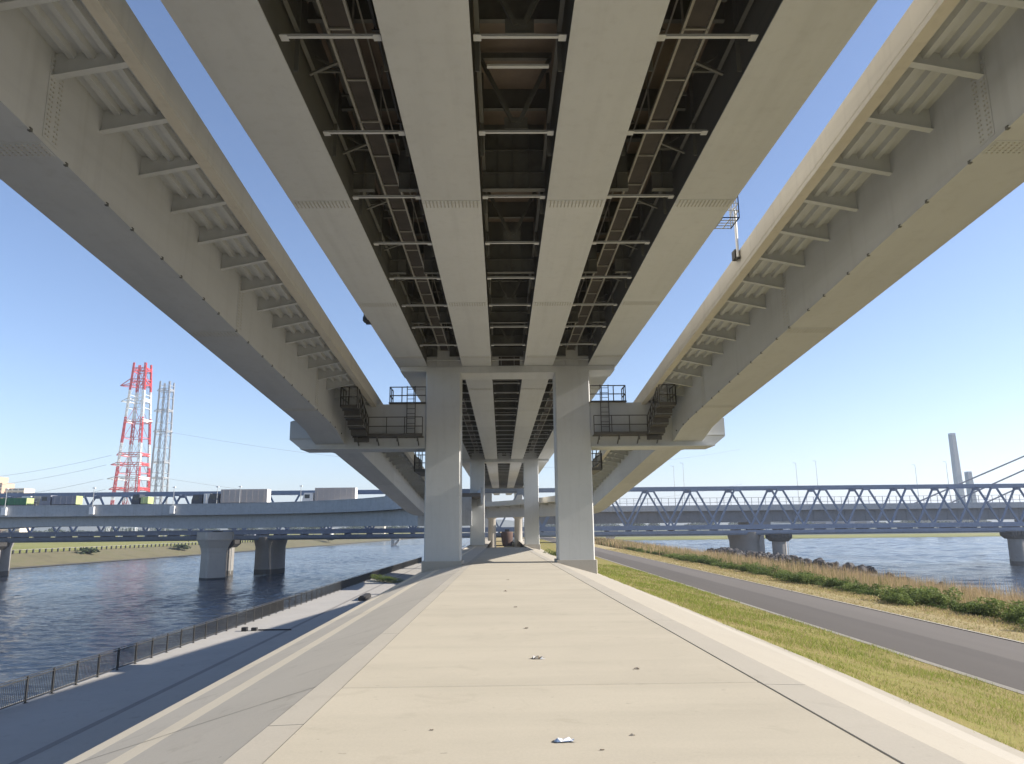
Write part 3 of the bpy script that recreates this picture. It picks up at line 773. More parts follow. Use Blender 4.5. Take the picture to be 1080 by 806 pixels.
def round_pier(x, label, y=RY-2.5):
    r = empty('round_pier', (x,y,-8.6), label, 'bridge pier', 'round piers with dark steel caps')
    mb = MB(); mb.lathe(x, y, [(1.55,-9.6),(1.55,-2.4)], 24); sh = mb.build('shaft', M['pierdark'], r)
    mb = MB(); mb.lathe(x, y, [(1.575,-9.5),(1.575,-7.3)], 24); mb.build('tide_band', M['pierstain'], sh)
    mb = MB(); mb.prism([(x-1.5,y-1.7,-2.398),(x+1.5,y-1.7,-2.398),(x+1.5,y+1.7,-2.398),(x-1.5,y+1.7,-2.398)],[(x-2.3,y-2,-1.6),(x+2.3,y-2,-1.6),(x+2.3,y+2,-1.6),(x-2.3,y+2,-1.6)])
    mb.box(x-2.3,x+2.3,y-2,y+2,-1.598,-.75)
    for d in np.arange(-2.1,2.2,.7): mb.box(x+d-.04,x+d+.04,y-2.12,y-2.002,-1.6,-.7)
    mb.build('steel_cap', M['dark'], r)
    mb = MB(); mb.tube((x+1.5,y-1.3,-8),(x+1.5,y-1.3,-1.7),.09,8)
    for k in range(20): mb.beam((x+1.25,y-1.5,-7.6+.3*k),(x+1.65,y-1.2,-7.6+.3*k),.05)
    mb.build('ladder', M['galv'], r)
rail_pier(-53.0, 'dark oval concrete rail pier in the left river, beside the pale road pier')
round_pier(-60.4, 'round capped pier standing left of the oval rail pier in the left river')
rail_pier(-116.5, 'dark oval rail pier in the left river at the far left')
round_pier(-111.5, 'round capped pier at the far left end of the left river')
rail_pier(56.2, 'dark oval concrete rail pier rising from the riprap on the right bank')
round_pier(62.3, 'round capped pier beside the oval rail pier on the right bank', RY-1)
rail_pier(122.6, 'oval rail pier out in the right river, cut by the picture edge')
round_pier(116.2, 'round capped pier in the right river near the picture edge', RY-1)
# reddish pier at the end of the path
r = empty('round_pier', (1.2,165,-3), 'reddish brown vase-shaped pier closing the view at the end of the path', 'bridge pier')
mb = MB(); mb.lathe(1.2,165,[(.95,-3.6),(1.0,-2.6),(1.25,-1.3),(1.32,.0),(1.15,.4)],20,1.0,1.0); mb.build('shaft', M['brick'], r)
mb = MB(); mb.box(.7,1.7,164.5,165.5,.402,.9); mb.build('bearing', M['dark'], r)
for i, (x, lb) in enumerate(((-1.9,'left one of two cream posts flanking the reddish pier at path end'),(3.3,'right one of two cream posts flanking the reddish pier at path end'))):
    r = empty('ramp_pier', (x,147,-3), lb, 'bridge pier', 'cream posts at the end of the path')
    mb = MB(); mb.lathe(x,147,[(.95,-3.2),(.8,-2.2),(.75,3.0),(1.2,3.35)],20); mb.build('shaft', M['pier'], r)
    mb = MB(); mb.box(x-1.15,x+1.15,146.2,147.8,3.352,3.7); mb.build('cap', M['pier'], r)
mb = MB(); mb.box(-3.6,4.6,104.2,104.7,-3.0,-1.38); mb.box(-3.7,4.7,104.15,104.75,-1.378,-1.3)
tag(mb.build('end_wall', M['pier'], None, None), 'low pale concrete wall across the far end of the path', 'wall')

# ------------------------------------------------------------------ road bridge and cable-stayed pylons on the right
KY0 = 212.0
kb = empty('girder_bridge', (80,KY0,2), 'plain grey girder road bridge with white railing seen through the blue truss', 'road bridge')
mb = MB(); mb.box(9,330,KY0+.8,KY0+3.4,2.0,5.28); mb.box(9,330,KY0+7,KY0+9.6,2.0,5.28)
for x in np.arange(9,330,3): mb.box(x-.03,x+.03,KY0+.72,KY0+.797,2.1,5.2)
mb.build('girder', M['greydark'], kb)
mb = MB(); mb.box(9,330,KY0-.4,KY0+11,5.282,6.9); mb.build('deck_edge', M['greysteel'], kb)
mb = MB()
for z in (7.6,8.9): mb.box(9,330,KY0-.25,KY0-.17,z,z+.09)
rl = mb.build('railing', M['greydark'], kb)
for x in np.arange(16,176,2.0):
    m1 = MB(); m1.box(x-.05,x+.05,KY0-.27,KY0-.15,6.902,8.98); m1.build('post', M['greydark'], rl)
for x, lb in ((74,'grey girder bridge pier seen behind the right oval rail pier'),(158,'grey girder bridge pier out in the right river')):
    r = empty('girder_pier', (x,KY0+5,-8.6), lb, 'bridge pier', 'piers of the plain grey girder bridge')
    mb = MB(); mb.lathe(x,KY0+5,[(2.4,-9.6),(2.4,.6)],20,1,1.5); mb.build('shaft', M['pierdark'], r)
    mb = MB(); mb.box(x-3,x+3,KY0-.2,KY0+10.5,.602,1.98); mb.build('cap', M['pierdark'], r)
def pylon(bx_, by, h, lean, w, label):
    r = empty('bridge_pylon', (bx_,by,4), label, 'bridge pylon', 'cable stay pylons')
    mb = MB(); n = 10
    q = lambda x, z, w: [(x-w/2,by-w*.7,z),(x+w/2,by-w*.7,z),(x+w/2,by+w*.7,z),(x-w/2,by+w*.7,z)]
    mb.prism(q(bx_,5,w*1.1), q(bx_+lean,h,w*.85)); mb.build('mast', M['steel_white'], r)
    mb = MB(); mb.box(bx_+lean-w*.43,bx_+lean+w*.43,by-w*.6,by+w*.6,h+.002,h+.5); mb.build('cap', M['white'], r)
    return r
pylon(140.4,224,28.0,-.2,1.5,'tall grey concrete cable stay pylon at the right above the truss')
pylon(186.5,290,20.5,-.4,1.9,'short grey pylon just right of the tall one, farther off')
pylon(232.0,222,64.0,0,4.2,'tallest pylon, farthest to the right, holding the grey stay cables')
for i, (za, xb, lb) in enumerate(((44,122.0,'upper thin grey stay cable rising to the right picture edge'),(41,133.0,'middle thin grey stay cable above the blue truss at the right edge'),(37,144.0,'lowest thin grey stay cable just over the truss at the right edge'))):
    mb = MB(); mb.tube((232,217+i*.5,za+6),(xb,217+i*.5,6.9),.22,8); tag(mb.build('stay_cable', M['wire']), lb, 'cable', 'stay cables of the right bridge')
# street lamps on the right bridge
for px, top, lb in ((708,492,'short street lamp left of pair above the truss beside the right ramp'),(718,489,'taller street lamp of the pair above the truss beside the right ramp'),(836,490,'left street lamp of the pair above the truss in the middle right'),(857,488,'right street lamp of the pair above the truss in the middle right'),(961,493,'street lamp left of the tall pylon'),(994,490,'thin street lamp close against the tall pylon')):
    Y = KY0+5; x = (px-529)/770*Y*1.015; z = 1.6+(552-top)/770*Y
    r = empty('street_lamp', (x,Y,6.9), lb, 'street lamp', 'street lamps on the right bridge')
    mb = MB(); mb.tube((x,Y,6.9),(x,Y,z),.09,6,.06); mb.build('pole', M['galv'], r)
    mb = MB(); mb.beam((x,Y,z),(x-.9,Y,z+.15),.10,.08); mb.build('lamp_head', M['galv'], r)

# ------------------------------------------------------------------ lattice towers far left
def lattice_tower(cx, cy, base, h0, h1, bz, bands, arms, label, thin=.32):
    r = empty('lattice_tower', (cx,cy,bz), label, 'power pylon')
    H = bands[-1][0]
    def mi(z):
        for zz, m in bands:
            if z < zz: return m
        return bands[-1][1]
    hw = lambda z: lerp(h0, h1, (z-bz)/(H-bz))
    zs = [bz]
    while zs[-1] < H-1: zs.append(min(H, zs[-1]+max(3.0, hw(zs[-1])*.55)))
    for sx in (-1,1):
        for sy in (-1,1):
            mb = MB()
            for a, b in zip(zs[:-1], zs[1:]):
                m = mi((a+b)/2)
                def P(z, i):
                    w = hw(z); leg = max(.8, w*.22)
                    dx, dy = ((0,0),(leg,0),(0,leg))[i]
                    return (cx+sx*(w-dx), cy+sy*(w-dy), z)
                for i in range(3): mb.beam(P(a,i), P(b,i), thin, mi=m)
                mb.beam(P(a,0),P(b,1),thin*.55,mi=m); mb.beam(P(a,1),P(b,0),thin*.55,mi=m)
                mb.beam(P(a,0),P(b,2),thin*.55,mi=m)
                mb.beam(P(b,0),P(b,1),thin*.55,mi=m)
            mb.build('leg', [M['red'],M['white'],M['towergrey']], r)
    mb = MB()
    for k, (a, b) in enumerate(zip(zs[:-1], zs[1:])):
        if k % 3 == 2:
            m = mi(b); w = hw(b); 
            for s in (-1,1):
                mb.beam((cx-w,cy+s*w,b),(cx+w,cy+s*w,b),thin*.7,mi=m); mb.beam((cx+s*w,cy-w,b),(cx+s*w,cy+w,b),thin*.7,mi=m)
                w2 = hw(zs[k-2] if k>=2 else a); z2 = zs[max(0,k-2)]
                mb.beam((cx,cy+s*w,b),(cx-w2*.75,cy+s*w2,z2),thin*.5,mi=mi(z2)); mb.beam((cx,cy+s*w,b),(cx+w2*.75,cy+s*w2,z2),thin*.5,mi=mi(z2))
    mb.build('bracing', [M['red'],M['white'],M['towergrey']], r)
    for z, L, R_, m, th in arms:
        mb = MB(); w = hw(z)
        for s in (-1,1):
            mb.beam((cx-w,cy+s*w,z),(cx-w-L,cy,z+.6),thin); mb.beam((cx+w,cy+s*w,z),(cx+w+R_,cy,z+.6),thin)
            mb.beam((cx-w,cy+s*w,z+th),(cx-w-L,cy,z+.7),thin); mb.beam((cx+w,cy+s*w,z+th),(cx+w+R_,cy,z+.7),thin)
            for zz in (z,z+th):
                mb.beam((cx-w,cy+s*w,zz),(cx+w,cy+s*w,zz),thin*.8); mb.beam((cx+s*w,cy-w,zz),(cx+s*w,cy+w,zz),thin*.8)
            for t in (-.6,-.2,.2,.6): mb.beam((cx+w*t,cy+s*w,z),(cx+w*(t+.3),cy+s*w,z+th),thin*.6)
        mb.build('crossarm', m, r)
    return r
lattice_tower(-249.0,500,-4,9.6,4.3,-4,[(10,1),(22,0),(27,1),(43,0),(60,1),(78,0),(97,1),(115,0)],
    [(99,9,1,M['red'],4.5),(109,1,1,M['red'],2.5),(88,7,0.5,M['white'],2.0),(74,0.5,4,M['white'],1.5),(51,5,0,M['red'],1.5),(44.5,8,0,M['red'],1.5),(35,9,0,M['white'],1.5),(28,7,0,M['red'],1.5)],
    'tall red and white banded lattice power tower beyond the left river', .42)
lattice_tower(-242.5,525,-4,5.0,3.7,-4,[(108,2)],[(100,3,.5,M['towergrey'],1.5),(85,4,.5,M['towergrey'],1.5),(70,3,2.5,M['towergrey'],1.5),(48,.5,.5,M['towergrey'],1),(37,.5,.5,M['towergrey'],1),(25,.5,.5,M['towergrey'],1)],
    'thinner plain grey lattice power tower just right of the red and white one', .33)
def wire(p, q, sag, label, rad=.09):
    mb = MB(); n = 18; pts = []
    for k in range(n+1):
        t = k/n; v = Vector(p).lerp(Vector(q), t); v.z -= sag*4*t*(1-t); pts.append(v)
    for a, b in zip(pts[:-1], pts[1:]): mb.tube(a, b, rad, 5)
    tag(mb.build('power_line', M['wire']), label, 'power line', 'power lines of the lattice towers')
for z, L, lb in ((51,5,'topmost of the thin power lines running left from the red and white tower'),(44.5,8,'second highest thin power line running left from the red and white tower'),(35,9,'third thin power line running left from the red and white tower'),(28,7,'lowest thin power line running left from the red and white tower')):
    wire((-249.5-10-L,500,z+.6),(-560,620,z-4),10,lb)
for i, (z, lb) in enumerate(((70,'upper thin power line running right from the grey tower over the trucks'),(37,'middle thin power line running right from the grey tower over the trucks'),(27,'lowest thin power line running right from the grey tower over the trucks'))):
    wire((-236,525,z),(250,760,z+8-i*3),22,lb)

# ------------------------------------------------------------------ buildings, far trees
def apartment(x0, x1, y, d, z0, h, mat, label, step=None):
    r = empty('apartment_block', ((x0+x1)/2,y,z0), label, 'apartment block', 'apartment blocks far left')
    mb = MB(); mb.box(x0,x1,y,y+d,z0,z0+h); 
    if step: mb.box(x0+step[0],x1-step[1],y+1,y+d-1,z0+h+.002,z0+h+step[2])
    wl = mb.build('wall', mat, r)
    fl = int(h/3); n = max(3,int((x1-x0)/5))
    for f in range(fl):
        m1 = MB(); z = z0+f*3+.9
        for k in range(n):
            w = (x1-x0)/n; m1.box(x0+w*k+.6,x0+w*k+w-.6,y-.02,y+.3,z,z+1.4)
        m1.build('window_row', M['glass'], wl)
        m2 = MB(); m2.box(x0-.1,x1+.1,y-1.3,y-.03,z-.85,z-.65); m2.box(x0-.1,x1+.1,y-1.3,y-1.2,z-.65,z+.25); m2.build('balcony', M['apt2'], wl)
    return r
apartment(-520,-470,700,18,-3.5,50,M['apt'],'peach stepped apartment block rising above the truss at the far left',(20,6,6))
apartment(-469,-452,705,16,-3.5,45,M['apt2'],'cream lower apartment block right of the peach one at far left')
hz = []
def house(x, y, z0, w, d, h, mat, label):
    r = empty('far_building', (x,y,z0), label, 'building', 'small buildings on the far banks')
    mb = MB(); mb.box(x-w/2,x+w/2,y,y+d,z0,z0+h); wl = mb.build('wall', mat, r)
    mb = MB(); mb.box(x-w/2-.4,x+w/2+.4,y-.4,y+d+.4,z0+h+.002,z0+h+.6); mb.build('roof', M['greydark'], r)
    mb = MB(); 
    for k in range(3): mb.box(x-w/2+w*(k+.2)/3,x-w/2+w*(k+.8)/3,y-.03,y+.2,z0+h*.35,z0+h*.75)
    mb.build('window', M['glass'], wl)
LBH = ['small pale building on the far bank left of centre','second small pale building on the far left bank','grey shed on the far left bank','white shed low on the far right bank','long grey building on the far right bank','small dark building on the far right bank']
for (x,y,w,d,h,m),lb in zip(((-150,640,9,8,5,M['twhite']),(-118,700,16,9,7,M['apt2']),(-175,520,7,6,4,M['tgrey']),(250,660,24,10,6,M['twhite']),(330,720,60,15,9,M['tgrey']),(420,690,16,10,8,M['pierdark'])),LBH):
    house(x,y,-4.3,w,d,h,m,lb)
# tree belts: uneven crowns of many leaf clumps
def far_tree_mesh(seed, n=420):
    g = np.random.default_rng(seed); V = []; F = []
    lobes = [(g.uniform(-.35,.35),g.uniform(-.35,.35),g.uniform(.4,.85),g.uniform(.18,.36)) for _ in range(9)]
    for i in range(n):
        lx,ly,lz,lr = lobes[g.integers(9)]; d = g.normal(size=3); d /= np.linalg.norm(d); p = np.array([lx,ly,lz])+d*lr*g.uniform(.6,1.05)
        a = g.normal(size=3); a /= np.linalg.norm(a); b = np.cross(a,g.normal(size=3)); b /= np.linalg.norm(b); s = g.uniform(.04,.085)
        o = len(V); V += [p-a*s-b*s*.6, p+a*s-b*s*.6, p+a*s+b*s*.6, p-a*s+b*s*.6]; F.append((o,o+1,o+2,o+3))
    return np.array(V), np.array(F)
TM = [far_tree_mesh(s) for s in range(5)]
def belt(name, label, pts):
    V = []; F = []; o = 0
    for x,y,z,h,w in pts:
        v, f = TM[random.randrange(5)]; V.append(v*np.array([w,w,h])+np.array([x,y,z])); F.append(f+o); o += len(v)
    tag(npmesh(name, np.vstack(V), np.vstack(F), M['tree']), label, 'trees', kind='stuff')
pts = []
for i in range(150):
    x = random.uniform(60,1000); y = random.uniform(760,980) if random.random()<.85 else random.uniform(560,640); pts.append((x,y,-5,random.uniform(4,11),random.uniform(8,18)))
belt('distant_trees','hazy belt of distant trees along the far right bank',pts)
pts = [(random.uniform(-520,-95) if (y:=random.uniform(700,1000)) else 0,y,-4.5,random.uniform(4,9),random.uniform(8,15)) for i in range(110)]
belt('distant_trees','belt of distant trees behind the field on the far left bank',pts)
def one_tree(x,y,z,h,w,label):
    bush = 'bush' in label or 'scrub' in label
    r = empty('far_bush' if bush else 'far_tree',(x,y,z),label,'bush' if bush else 'tree','bushes on the left bank' if bush else 'trees on the far banks')
    v,f = TM[random.randrange(5)]; npmesh('crown', v*np.array([w,w,h]), f, M['tree'], parent=r)
    mb = MB(); mb.tube((x,y,z),(x,y,z+h*.5),h*.04,6); mb.build('trunk', M['stem'], r)
for x,y,h,w,lb in ((322,540,7,13,'dark round tree standing alone on the far right bank'),(345,548,6,12,'dark tree right beside the lone round tree on the far right bank'),(262,560,5,9,'low tree on the far right bank left of the pylon'),(-150,360,3.5,9,'low dark bush on the left bank above the water')):
    one_tree(x,y,-5.6 if x>0 else -4.4,h,w,lb)

for x,y,h,w,lb in ((-128,250,2.6,6,'small bush on the left bank slope nearest the oval rail pier'),(-120,300,2.2,7,'low scrub patch midway along the far left bank'),(-110,380,3.2,10,'broad bush on the far left bank above the white post'),(-96,455,3.5,9,'dark bush far along the left bank near the ramp')):
    one_tree(x-9,y,-6.6,h,w,lb)
# skyline hills, very low and hazy
vs = []; n = 60
for k in range(n+1):
    x = -2600+5200*k/n; h = 8+10*abs(sin(k*.7))+6*abs(sin(k*1.9+1)); vs += [(x,2300,-4),(x,2330,h)]
fs = [(2*k,2*k+2,2*k+3,2*k+1) for k in range(n)]
vs2 = [(x,y+200,-4) for x,y,z in vs[::2]]; o0 = len(vs)
fs += [(2*k+1,2*k+3,o0+k+1,o0+k) for k in range(n)]
o = npmesh('skyline_hills', np.array(vs+vs2), np.array(fs), M['far']); o['kind']='structure'

# ------------------------------------------------------------------ west bank post fence and river posts
r = empty('bank_post_fence', (-150,210,-4.9), 'row of short dark posts along the far left river bank', 'fence')
for k in range(96):
    y = 150+k*2.6; x = bx(y)-17.2
    mb = MB(); mb.box(x-.2,x+.2,y-.2,y+.2,-5.0,-3.9); mb.build('post', M['dark'], r)
mb = MB(); 
for k in range(0,95,5):
    ya, yb = 150+k*2.6, 150+(k+5)*2.6; mb.beam((bx(ya)-17.2,ya,-3.9),(bx(yb)-17.2,yb,-3.9),.12)
mb.build('rail', M['pierdark'], r)
def river_post(px, py0, py1, Y, label):
    x = (px-529)/770*Y; z1 = 1.6+(555-py0)/770*Y
    r = empty('river_post',(x,Y,-8.5),label,'river post')
    mb = MB(); mb.box(x-.8,x+.8,Y-.8,Y+.8,-9.5,z1); mb.build('shaft', M['pier'], r)
    mb = MB(); mb.beam((x+.5,Y,z1-3.4),(x+3.4,Y,z1),1.2); mb.box(x-1,x+4,Y-1,Y+1,z1+.002,z1+1); mb.build('arm', M['pier'], r)
river_post(417,568,578,420,'pale concrete post with slanted arm standing in the far left river')
river_post(639,563,576,300,'pale gate post with slanted arm at the water behind the right pier column')

# ------------------------------------------------------------------ lorries on the grey road bridge
def lorry(name, px0, px1, lane, label, box_mat, end_mat, cab_mat, hbox, cab_len=2.2, letter=None, low=False):
    y = 154.3+lane; k = y/770
    conv = lambda px: (px-529-2.2)*k*1.012
    xa, xb = conv(px0), conv(px1); z = RD
    r = empty(name, ((xa+xb)/2,y,z), label, 'lorry')
    W = 2.45
    mb = MB(); mb.box(xa+cab_len+.35,xb-.08,y,y+W,z+1.0,z+hbox)
    for x in np.arange(xa+cab_len+.9,xb-.3,1.2): mb.box(x-.03,x+.03,y-.03,y-.001,z+1.05,z+hbox-.05)
    bx_ = mb.build('cargo_box', box_mat, r)
    mb = MB(); mb.box(xb-.079,xb,y+.03,y+W-.03,z+1.0,z+hbox-.02)
    dr = mb.build('rear_door', end_mat, r)
    mb = MB(); mb.box(xb+.001,xb+.03,y+W/2-.02,y+W/2+.02,z+1.1,z+hbox-.1); mb.build('door_bar', M['galv'], dr)
    mb = MB(); hc = 2.9
    poly = [(xa,z+.6),(xa+cab_len,z+.6),(xa+cab_len,z+hc),(xa+.35,z+hc),(xa,z+1.7)]
    mb.prism([(p,y+.05,q) for p,q in poly],[(p,y+W-.05,q) for p,q in poly]); cab = mb.build('cab', cab_mat, r)
    mb = MB(); mb.box(xa+.45,xa+1.5,y+.035,y+.06,z+1.75,z+2.55); mb.build('side_window', M['glass'], cab)
    mb = MB(); mb.box(xa+.3,xb-.2,y+.5,y+W-.5,z+.7,z+.99); mb.build('chassis', M['dark'], r)
    for x in (xa+1.0,xb-2.6,xb-1.4):
        for yy in (y+.05,y+W-.35):
            mb = MB(); mb.tube((x,yy,z+.5),(x,yy+.3,z+.5),.5,16); wh = mb.build('wheel', M['tyre'], r)
            mb = MB(); mb.tube((x,yy-.01,z+.5),(x,yy-.002,z+.5),.27,12); mb.build('rim', M['galv'], wh)
    if letter:
        cu = bpy.data.curves.new('letter','FONT'); cu.body = letter; cu.size = 1.5; cu.extrude = .01; cu.materials.append(M['white'])
        t_ = bpy.data.objects.new('letter_curve', cu); COL.objects.link(t_); bpy.context.view_layer.update(); me = bpy.data.meshes.new_from_object(t_.evaluated_get(bpy.context.evaluated_depsgraph_get())); bpy.data.objects.remove(t_)
        o = bpy.data.objects.new('letter', me); COL.objects.link(o); o.parent = r
        o.location = (xb-2.3-(xa+xb)/2, -.035, hbox-2.1); o.rotation_euler = (pi/2,0,0)
    return r
lorry('box_lorry', 231, 291, 0, 'beige box lorry with dark cab and white tail left of the smaller box lorry', M['tbeige'], M['twhite'], M['tdark'], 3.75)
lorry('box_lorry', 327, 381, .2, 'brownish box lorry with bright white tail closest to the left ramp', M['tbeige'], M['twhite'], M['twhite'], 3.9)
lorry('tank_lorry', -4, 47, 0, 'dark green trailer lorry with lime cab at the far left of the road bridge', M['tgreen'], M['tlime'], M['tgreen'], 2.4)
lorry('container_lorry', 40, 64, 3.2, 'small beige container lorry bearing a white letter G', M['tbeige'], M['twhite'], M['twhite'], 2.9, letter='G')
lorry('flatbed_lorry', 60, 97, 0, 'grey box lorry with pale roof following the container lorry', M['tgrey'], M['tlime'], M['tgrey'], 2.75)
lorry('works_lorry', 153, 170, 0, 'short pale lime works lorry right of the towers', M['tlime'], M['tlime'], M['tdark'], 2.4, 1.6)
lorry('box_lorry', 214, 234, 3.4, 'short white box lorry mostly hidden ahead of the beige box lorry', M['twhite'], M['twhite'], M['tdark'], 3.1)

# ------------------------------------------------------------------ walkway fence
fence = empty('walkway_fence', (fx(40),40,WZ), 'dark metal bar fence along the outer edge of the lower riverside walkway', 'fence')
FY = [19.0+2.0*k for k in range(78)]
for k, y in enumerate(FY):
    x = fx(y)
    mb = MB(); mb.box(x-.035,x+.035,y-.035,y+.035,WZ,WZ+1.22); mb.box(x-.08,x+.08,y-.08,y+.08,WZ,WZ+.02); mb.build('post', M['dark'], fence)
    if k+1 < len(FY):
        y2 = FY[k+1]; x2 = fx(y2); mb = MB()
        for z in (.12,1.10): mb.beam((x,y+.036,WZ+z),(x2,y2-.036,WZ+z),.035,.045)
        mb.beam((x,y-.03,WZ+1.21),(x2,y2+.03,WZ+1.21),.05,.03)
        n = 15 if y < 75 else 8
        for j in range(1,n):
            t = j/n; mb.beam((lerp(x,x2,t),lerp(y,y2,t),WZ+.14),(lerp(x,x2,t),lerp(y,y2,t),WZ+1.08),float(np.interp(y,[20,60,120],[.015,.028,.06])))
        mb.build('bar_panel', M['dark'], fence)
mb = MB(); mb.box(-20.6,-20.2,60.6,61.0,WZ+.003,WZ+.3); mb.box(-19.9,-19.5,60.8,61.2,WZ+.003,WZ+.24); mb.box(-19.4,-16.8,61.0,61.12,WZ+.003,WZ+.10)
tag(mb.build('timber_scraps', M['black']), 'small dark boards lying near the fence on the lower walkway', 'boards')
mb = MB(); mb.box(-15.9,-15.2,84.0,88.2,WZ+.003,WZ+.4); mb.box(-15.8,-15.3,84.2,88.0,WZ+.402,WZ+.5)
tag(mb.build('drain_cover', M['black']), 'dark slab lying at the foot of the revetment on the lower walkway', 'slab')

# ------------------------------------------------------------------ pole and cage hanging between girder and right ramp; small box on left girder
r = empty('lamp_pole', (8.55,24.7,10.9), 'pale pole with a small box standing on the right ramp parapet beside a mesh cage', 'lamp pole')
mb = MB(); mb.tube((8.55,24.7,10.95),(8.55,24.7,12.72),.05,10); mb.tube((8.55,24.7,12.72),(8.5,24.7,12.85),.04,8); mb.build('pole', M['twhite'], r)
mb = MB(); mb.box(8.46,8.615,24.76,25.1,10.97,11.3); mb.box(8.5,8.615,24.62,24.78,10.92,10.965); mb.build('box', M['dark'], r)
r = empty('mesh_cage', (7.45,22.4,11.4), 'small wire mesh cage hung on the outer right girder behind the pale pole', 'cage')
mb = MB()
for k in range(5): mb.beam((7.21,22.0+.22*k,11.3),(7.75,22.0+.22*k,11.3),.025); mb.beam((7.75,22.0+.22*k,11.3),(7.75,22.0+.22*k,12.3),.025)
for k in range(5): mb.beam((7.75,22.0,11.3+.25*k),(7.75,22.9,11.3+.25*k),.025); mb.beam((7.21,22.0,11.3+.25*k),(7.75,22.0,11.3+.25*k),.025)
for k in range(3): mb.beam((7.21+.27*k,22.0,11.3),(7.21+.27*k,22.9,11.3),.025); mb.beam((7.21+.27*k,22.0,11.3),(7.21+.27*k,22.0,12.3),.025)
mb.build('grid', M['galv'], r)
mb = MB(); mb.box(7.2,7.26,21.95,22.95,11.9,12.0); mb.build('hanger', M['galv'], r)
mb = MB(); mb.box(CX-6.95,CX-6.705,33.6,34.4,GB-.02,GB+.3); mb.box(CX-7.02,CX-6.94,33.8,34.2,GB+.02,GB+.22)
tag(mb.build('junction_box', M['dark']), 'small dark box fixed to the outer edge of the left girder', 'box')

# ------------------------------------------------------------------ litter on the path
def scrap(x, y, s, seed, mats, label, cat, name):
    g = random.Random(seed); mb = MB(); n = 5
    P = {}
    for i in range(n+1):
        for j in range(4):
            P[i,j] = (x+(i/n-.5)*s*g.uniform(.85,1.1)+g.uniform(-.1,.1)*s, y+(j/3-.5)*s*.55+g.uniform(-.1,.1)*s, crest(y)+.003+g.uniform(0,.28)*s*(0.2 if i in (0,n) or j in (0,3) else 1))
    for i in range(n):
        for j in range(3):
            m = g.randrange(len(mats))
            mb.add([P[i,j],P[i+1,j],P[i+1,j+1]],[(0,1,2)],m); mb.add([P[i,j],P[i+1,j+1],P[i,j+1]],[(0,1,2)],g.randrange(len(mats)))
    o = mb.build(name, mats, None, (x,y,crest(y)))
    tag(o, label, cat); return o
scrap(.49,6.2,.155,3,[M['litter'],M['litterb'],M['litter']],'crumpled white and blue wrapper lying nearest on the concrete path','litter','crumpled_wrapper')
scrap(.47,10.15,.16,5,[M['pebble'],M['litter'],M['deadleaf']],'grey crumpled scrap on the path beyond the first joint','litter','crumpled_scrap')
LV = [(.42,13.35,.13,'brown dead leaf midway along the path, just left of the centre line'),(.30,17.2,.12,'small dead leaf farther up the path'),(.1,22.0,.15,'dark leaf on the path well before the pier'),(.2,27.5,.15,'tiny dark leaf on the path nearest the pier'),(1.05,6.35,.06,'tiny brown leaf right of the white wrapper'),(.75,5.95,.05,'tiny dark crumb between wrapper and brown leaf'),(1.62,9.3,.10,'thin twig-like leaf on the right half of the path'),(-.6,6.6,.05,'tiny crumb left of the wrapper')]
for i,(x,y,s,lb) in enumerate(LV): scrap(x,y,s*.7,20+i,[M['deadleaf'],M['pebble']],lb,'leaf','dead_leaf')

# ------------------------------------------------------------------ vegetation
def blades(n, xf, h, w, lean=.5):
    """n blades; xf -> (x,y,z) arrays"""
    x, y, z = xf; H = h; a = rng.uniform(0,2*pi,n); dx, dy = np.cos(a)*w, np.sin(a)*w
    lx, ly = rng.normal(0,lean,n)*H, rng.normal(0,lean,n)*H
    V = np.empty((n,3,3),np.float32)
    V[:,0] = np.stack([x-dx,y-dy,z-.01],1); V[:,1] = np.stack([x+dx,y+dy,z-.01],1); V[:,2] = np.stack([x+lx,y+ly,z+H],1)
    F = np.arange(n*3).reshape(n,3); return V.reshape(-1,3), F
def turf_z(x, y):
    z = np.empty_like(x)
    x0 = np.array([bo2(v)[0] for v in y]); z0 = np.array([bo2(v)[1] for v in y])
    t = np.clip((x-x0)/(11.66-x0),0,1); return z0-.02+(RZ-.03-z0+.02)*t**.85, x0
n = 170000
y = 5+ (70-5)*rng.random(n)**2.0; x = 4.9+6.7*rng.random(n); z, x0 = turf_z(x,y)
patch = .7*np.sin(x*2.3+1.1*np.sin(y*.9))*np.cos(y*1.7+x)+.7*np.sin(x*.9+y*.53+1.3*np.sin(y*.31))*np.cos(y*.47-x*.6)+.4*np.sin(x*5.1+y*3.7)+rng.normal(0,.45,n)
k = (x > x0-.06+.14*np.sin(y*3)*np.sin(y*.83)+.05*np.sin(y*11)) & (patch > -.62)
x, y, z, patch = x[k], y[k], z[k], patch[k]; n = len(x)
dens = np.clip(y/14,.8,3.5)
V, F = blades(n, (x,y,z), rng.uniform(.02,.07,n)*np.clip(1+.6*patch,.5,1.8)*np.clip(dens,1,1.5), rng.uniform(.003,.006,n)*dens, .6)
mi = ((patch < -.1) | (rng.random(n) < .2)).astype(int)
tag(npmesh('short_grass', V, F, [M['grassA'],M['grassB']], mi), 'short patchy yellow-green grass on the slope beside the concrete path', 'grass', kind='stuff')
n = 45000
y = 14+(120-14)*rng.random(n)**1.8; x = 16.5+3.0*rng.random(n); z = np.full(n,RZ-.02)
V, F = blades(n,(x,y,z),rng.uniform(.04,.12,n),rng.uniform(.008,.02,n)*np.clip(y/25,.7,2.5),.7)
tag(npmesh('dry_grass', V, F, [M['grassB'],M['grassA']], (rng.random(n)<.12).astype(int)), 'straw-coloured dry grass verge along the river side of the asphalt path', 'grass', kind='stuff')
n = 120000
y = 16+(240-16)*rng.random(n)**1.7; x = 20.3+ (46-20.3)*rng.random(n)**1.15
z = np.interp(x,[p[0] for p in RP],[p[1] for p in RP])
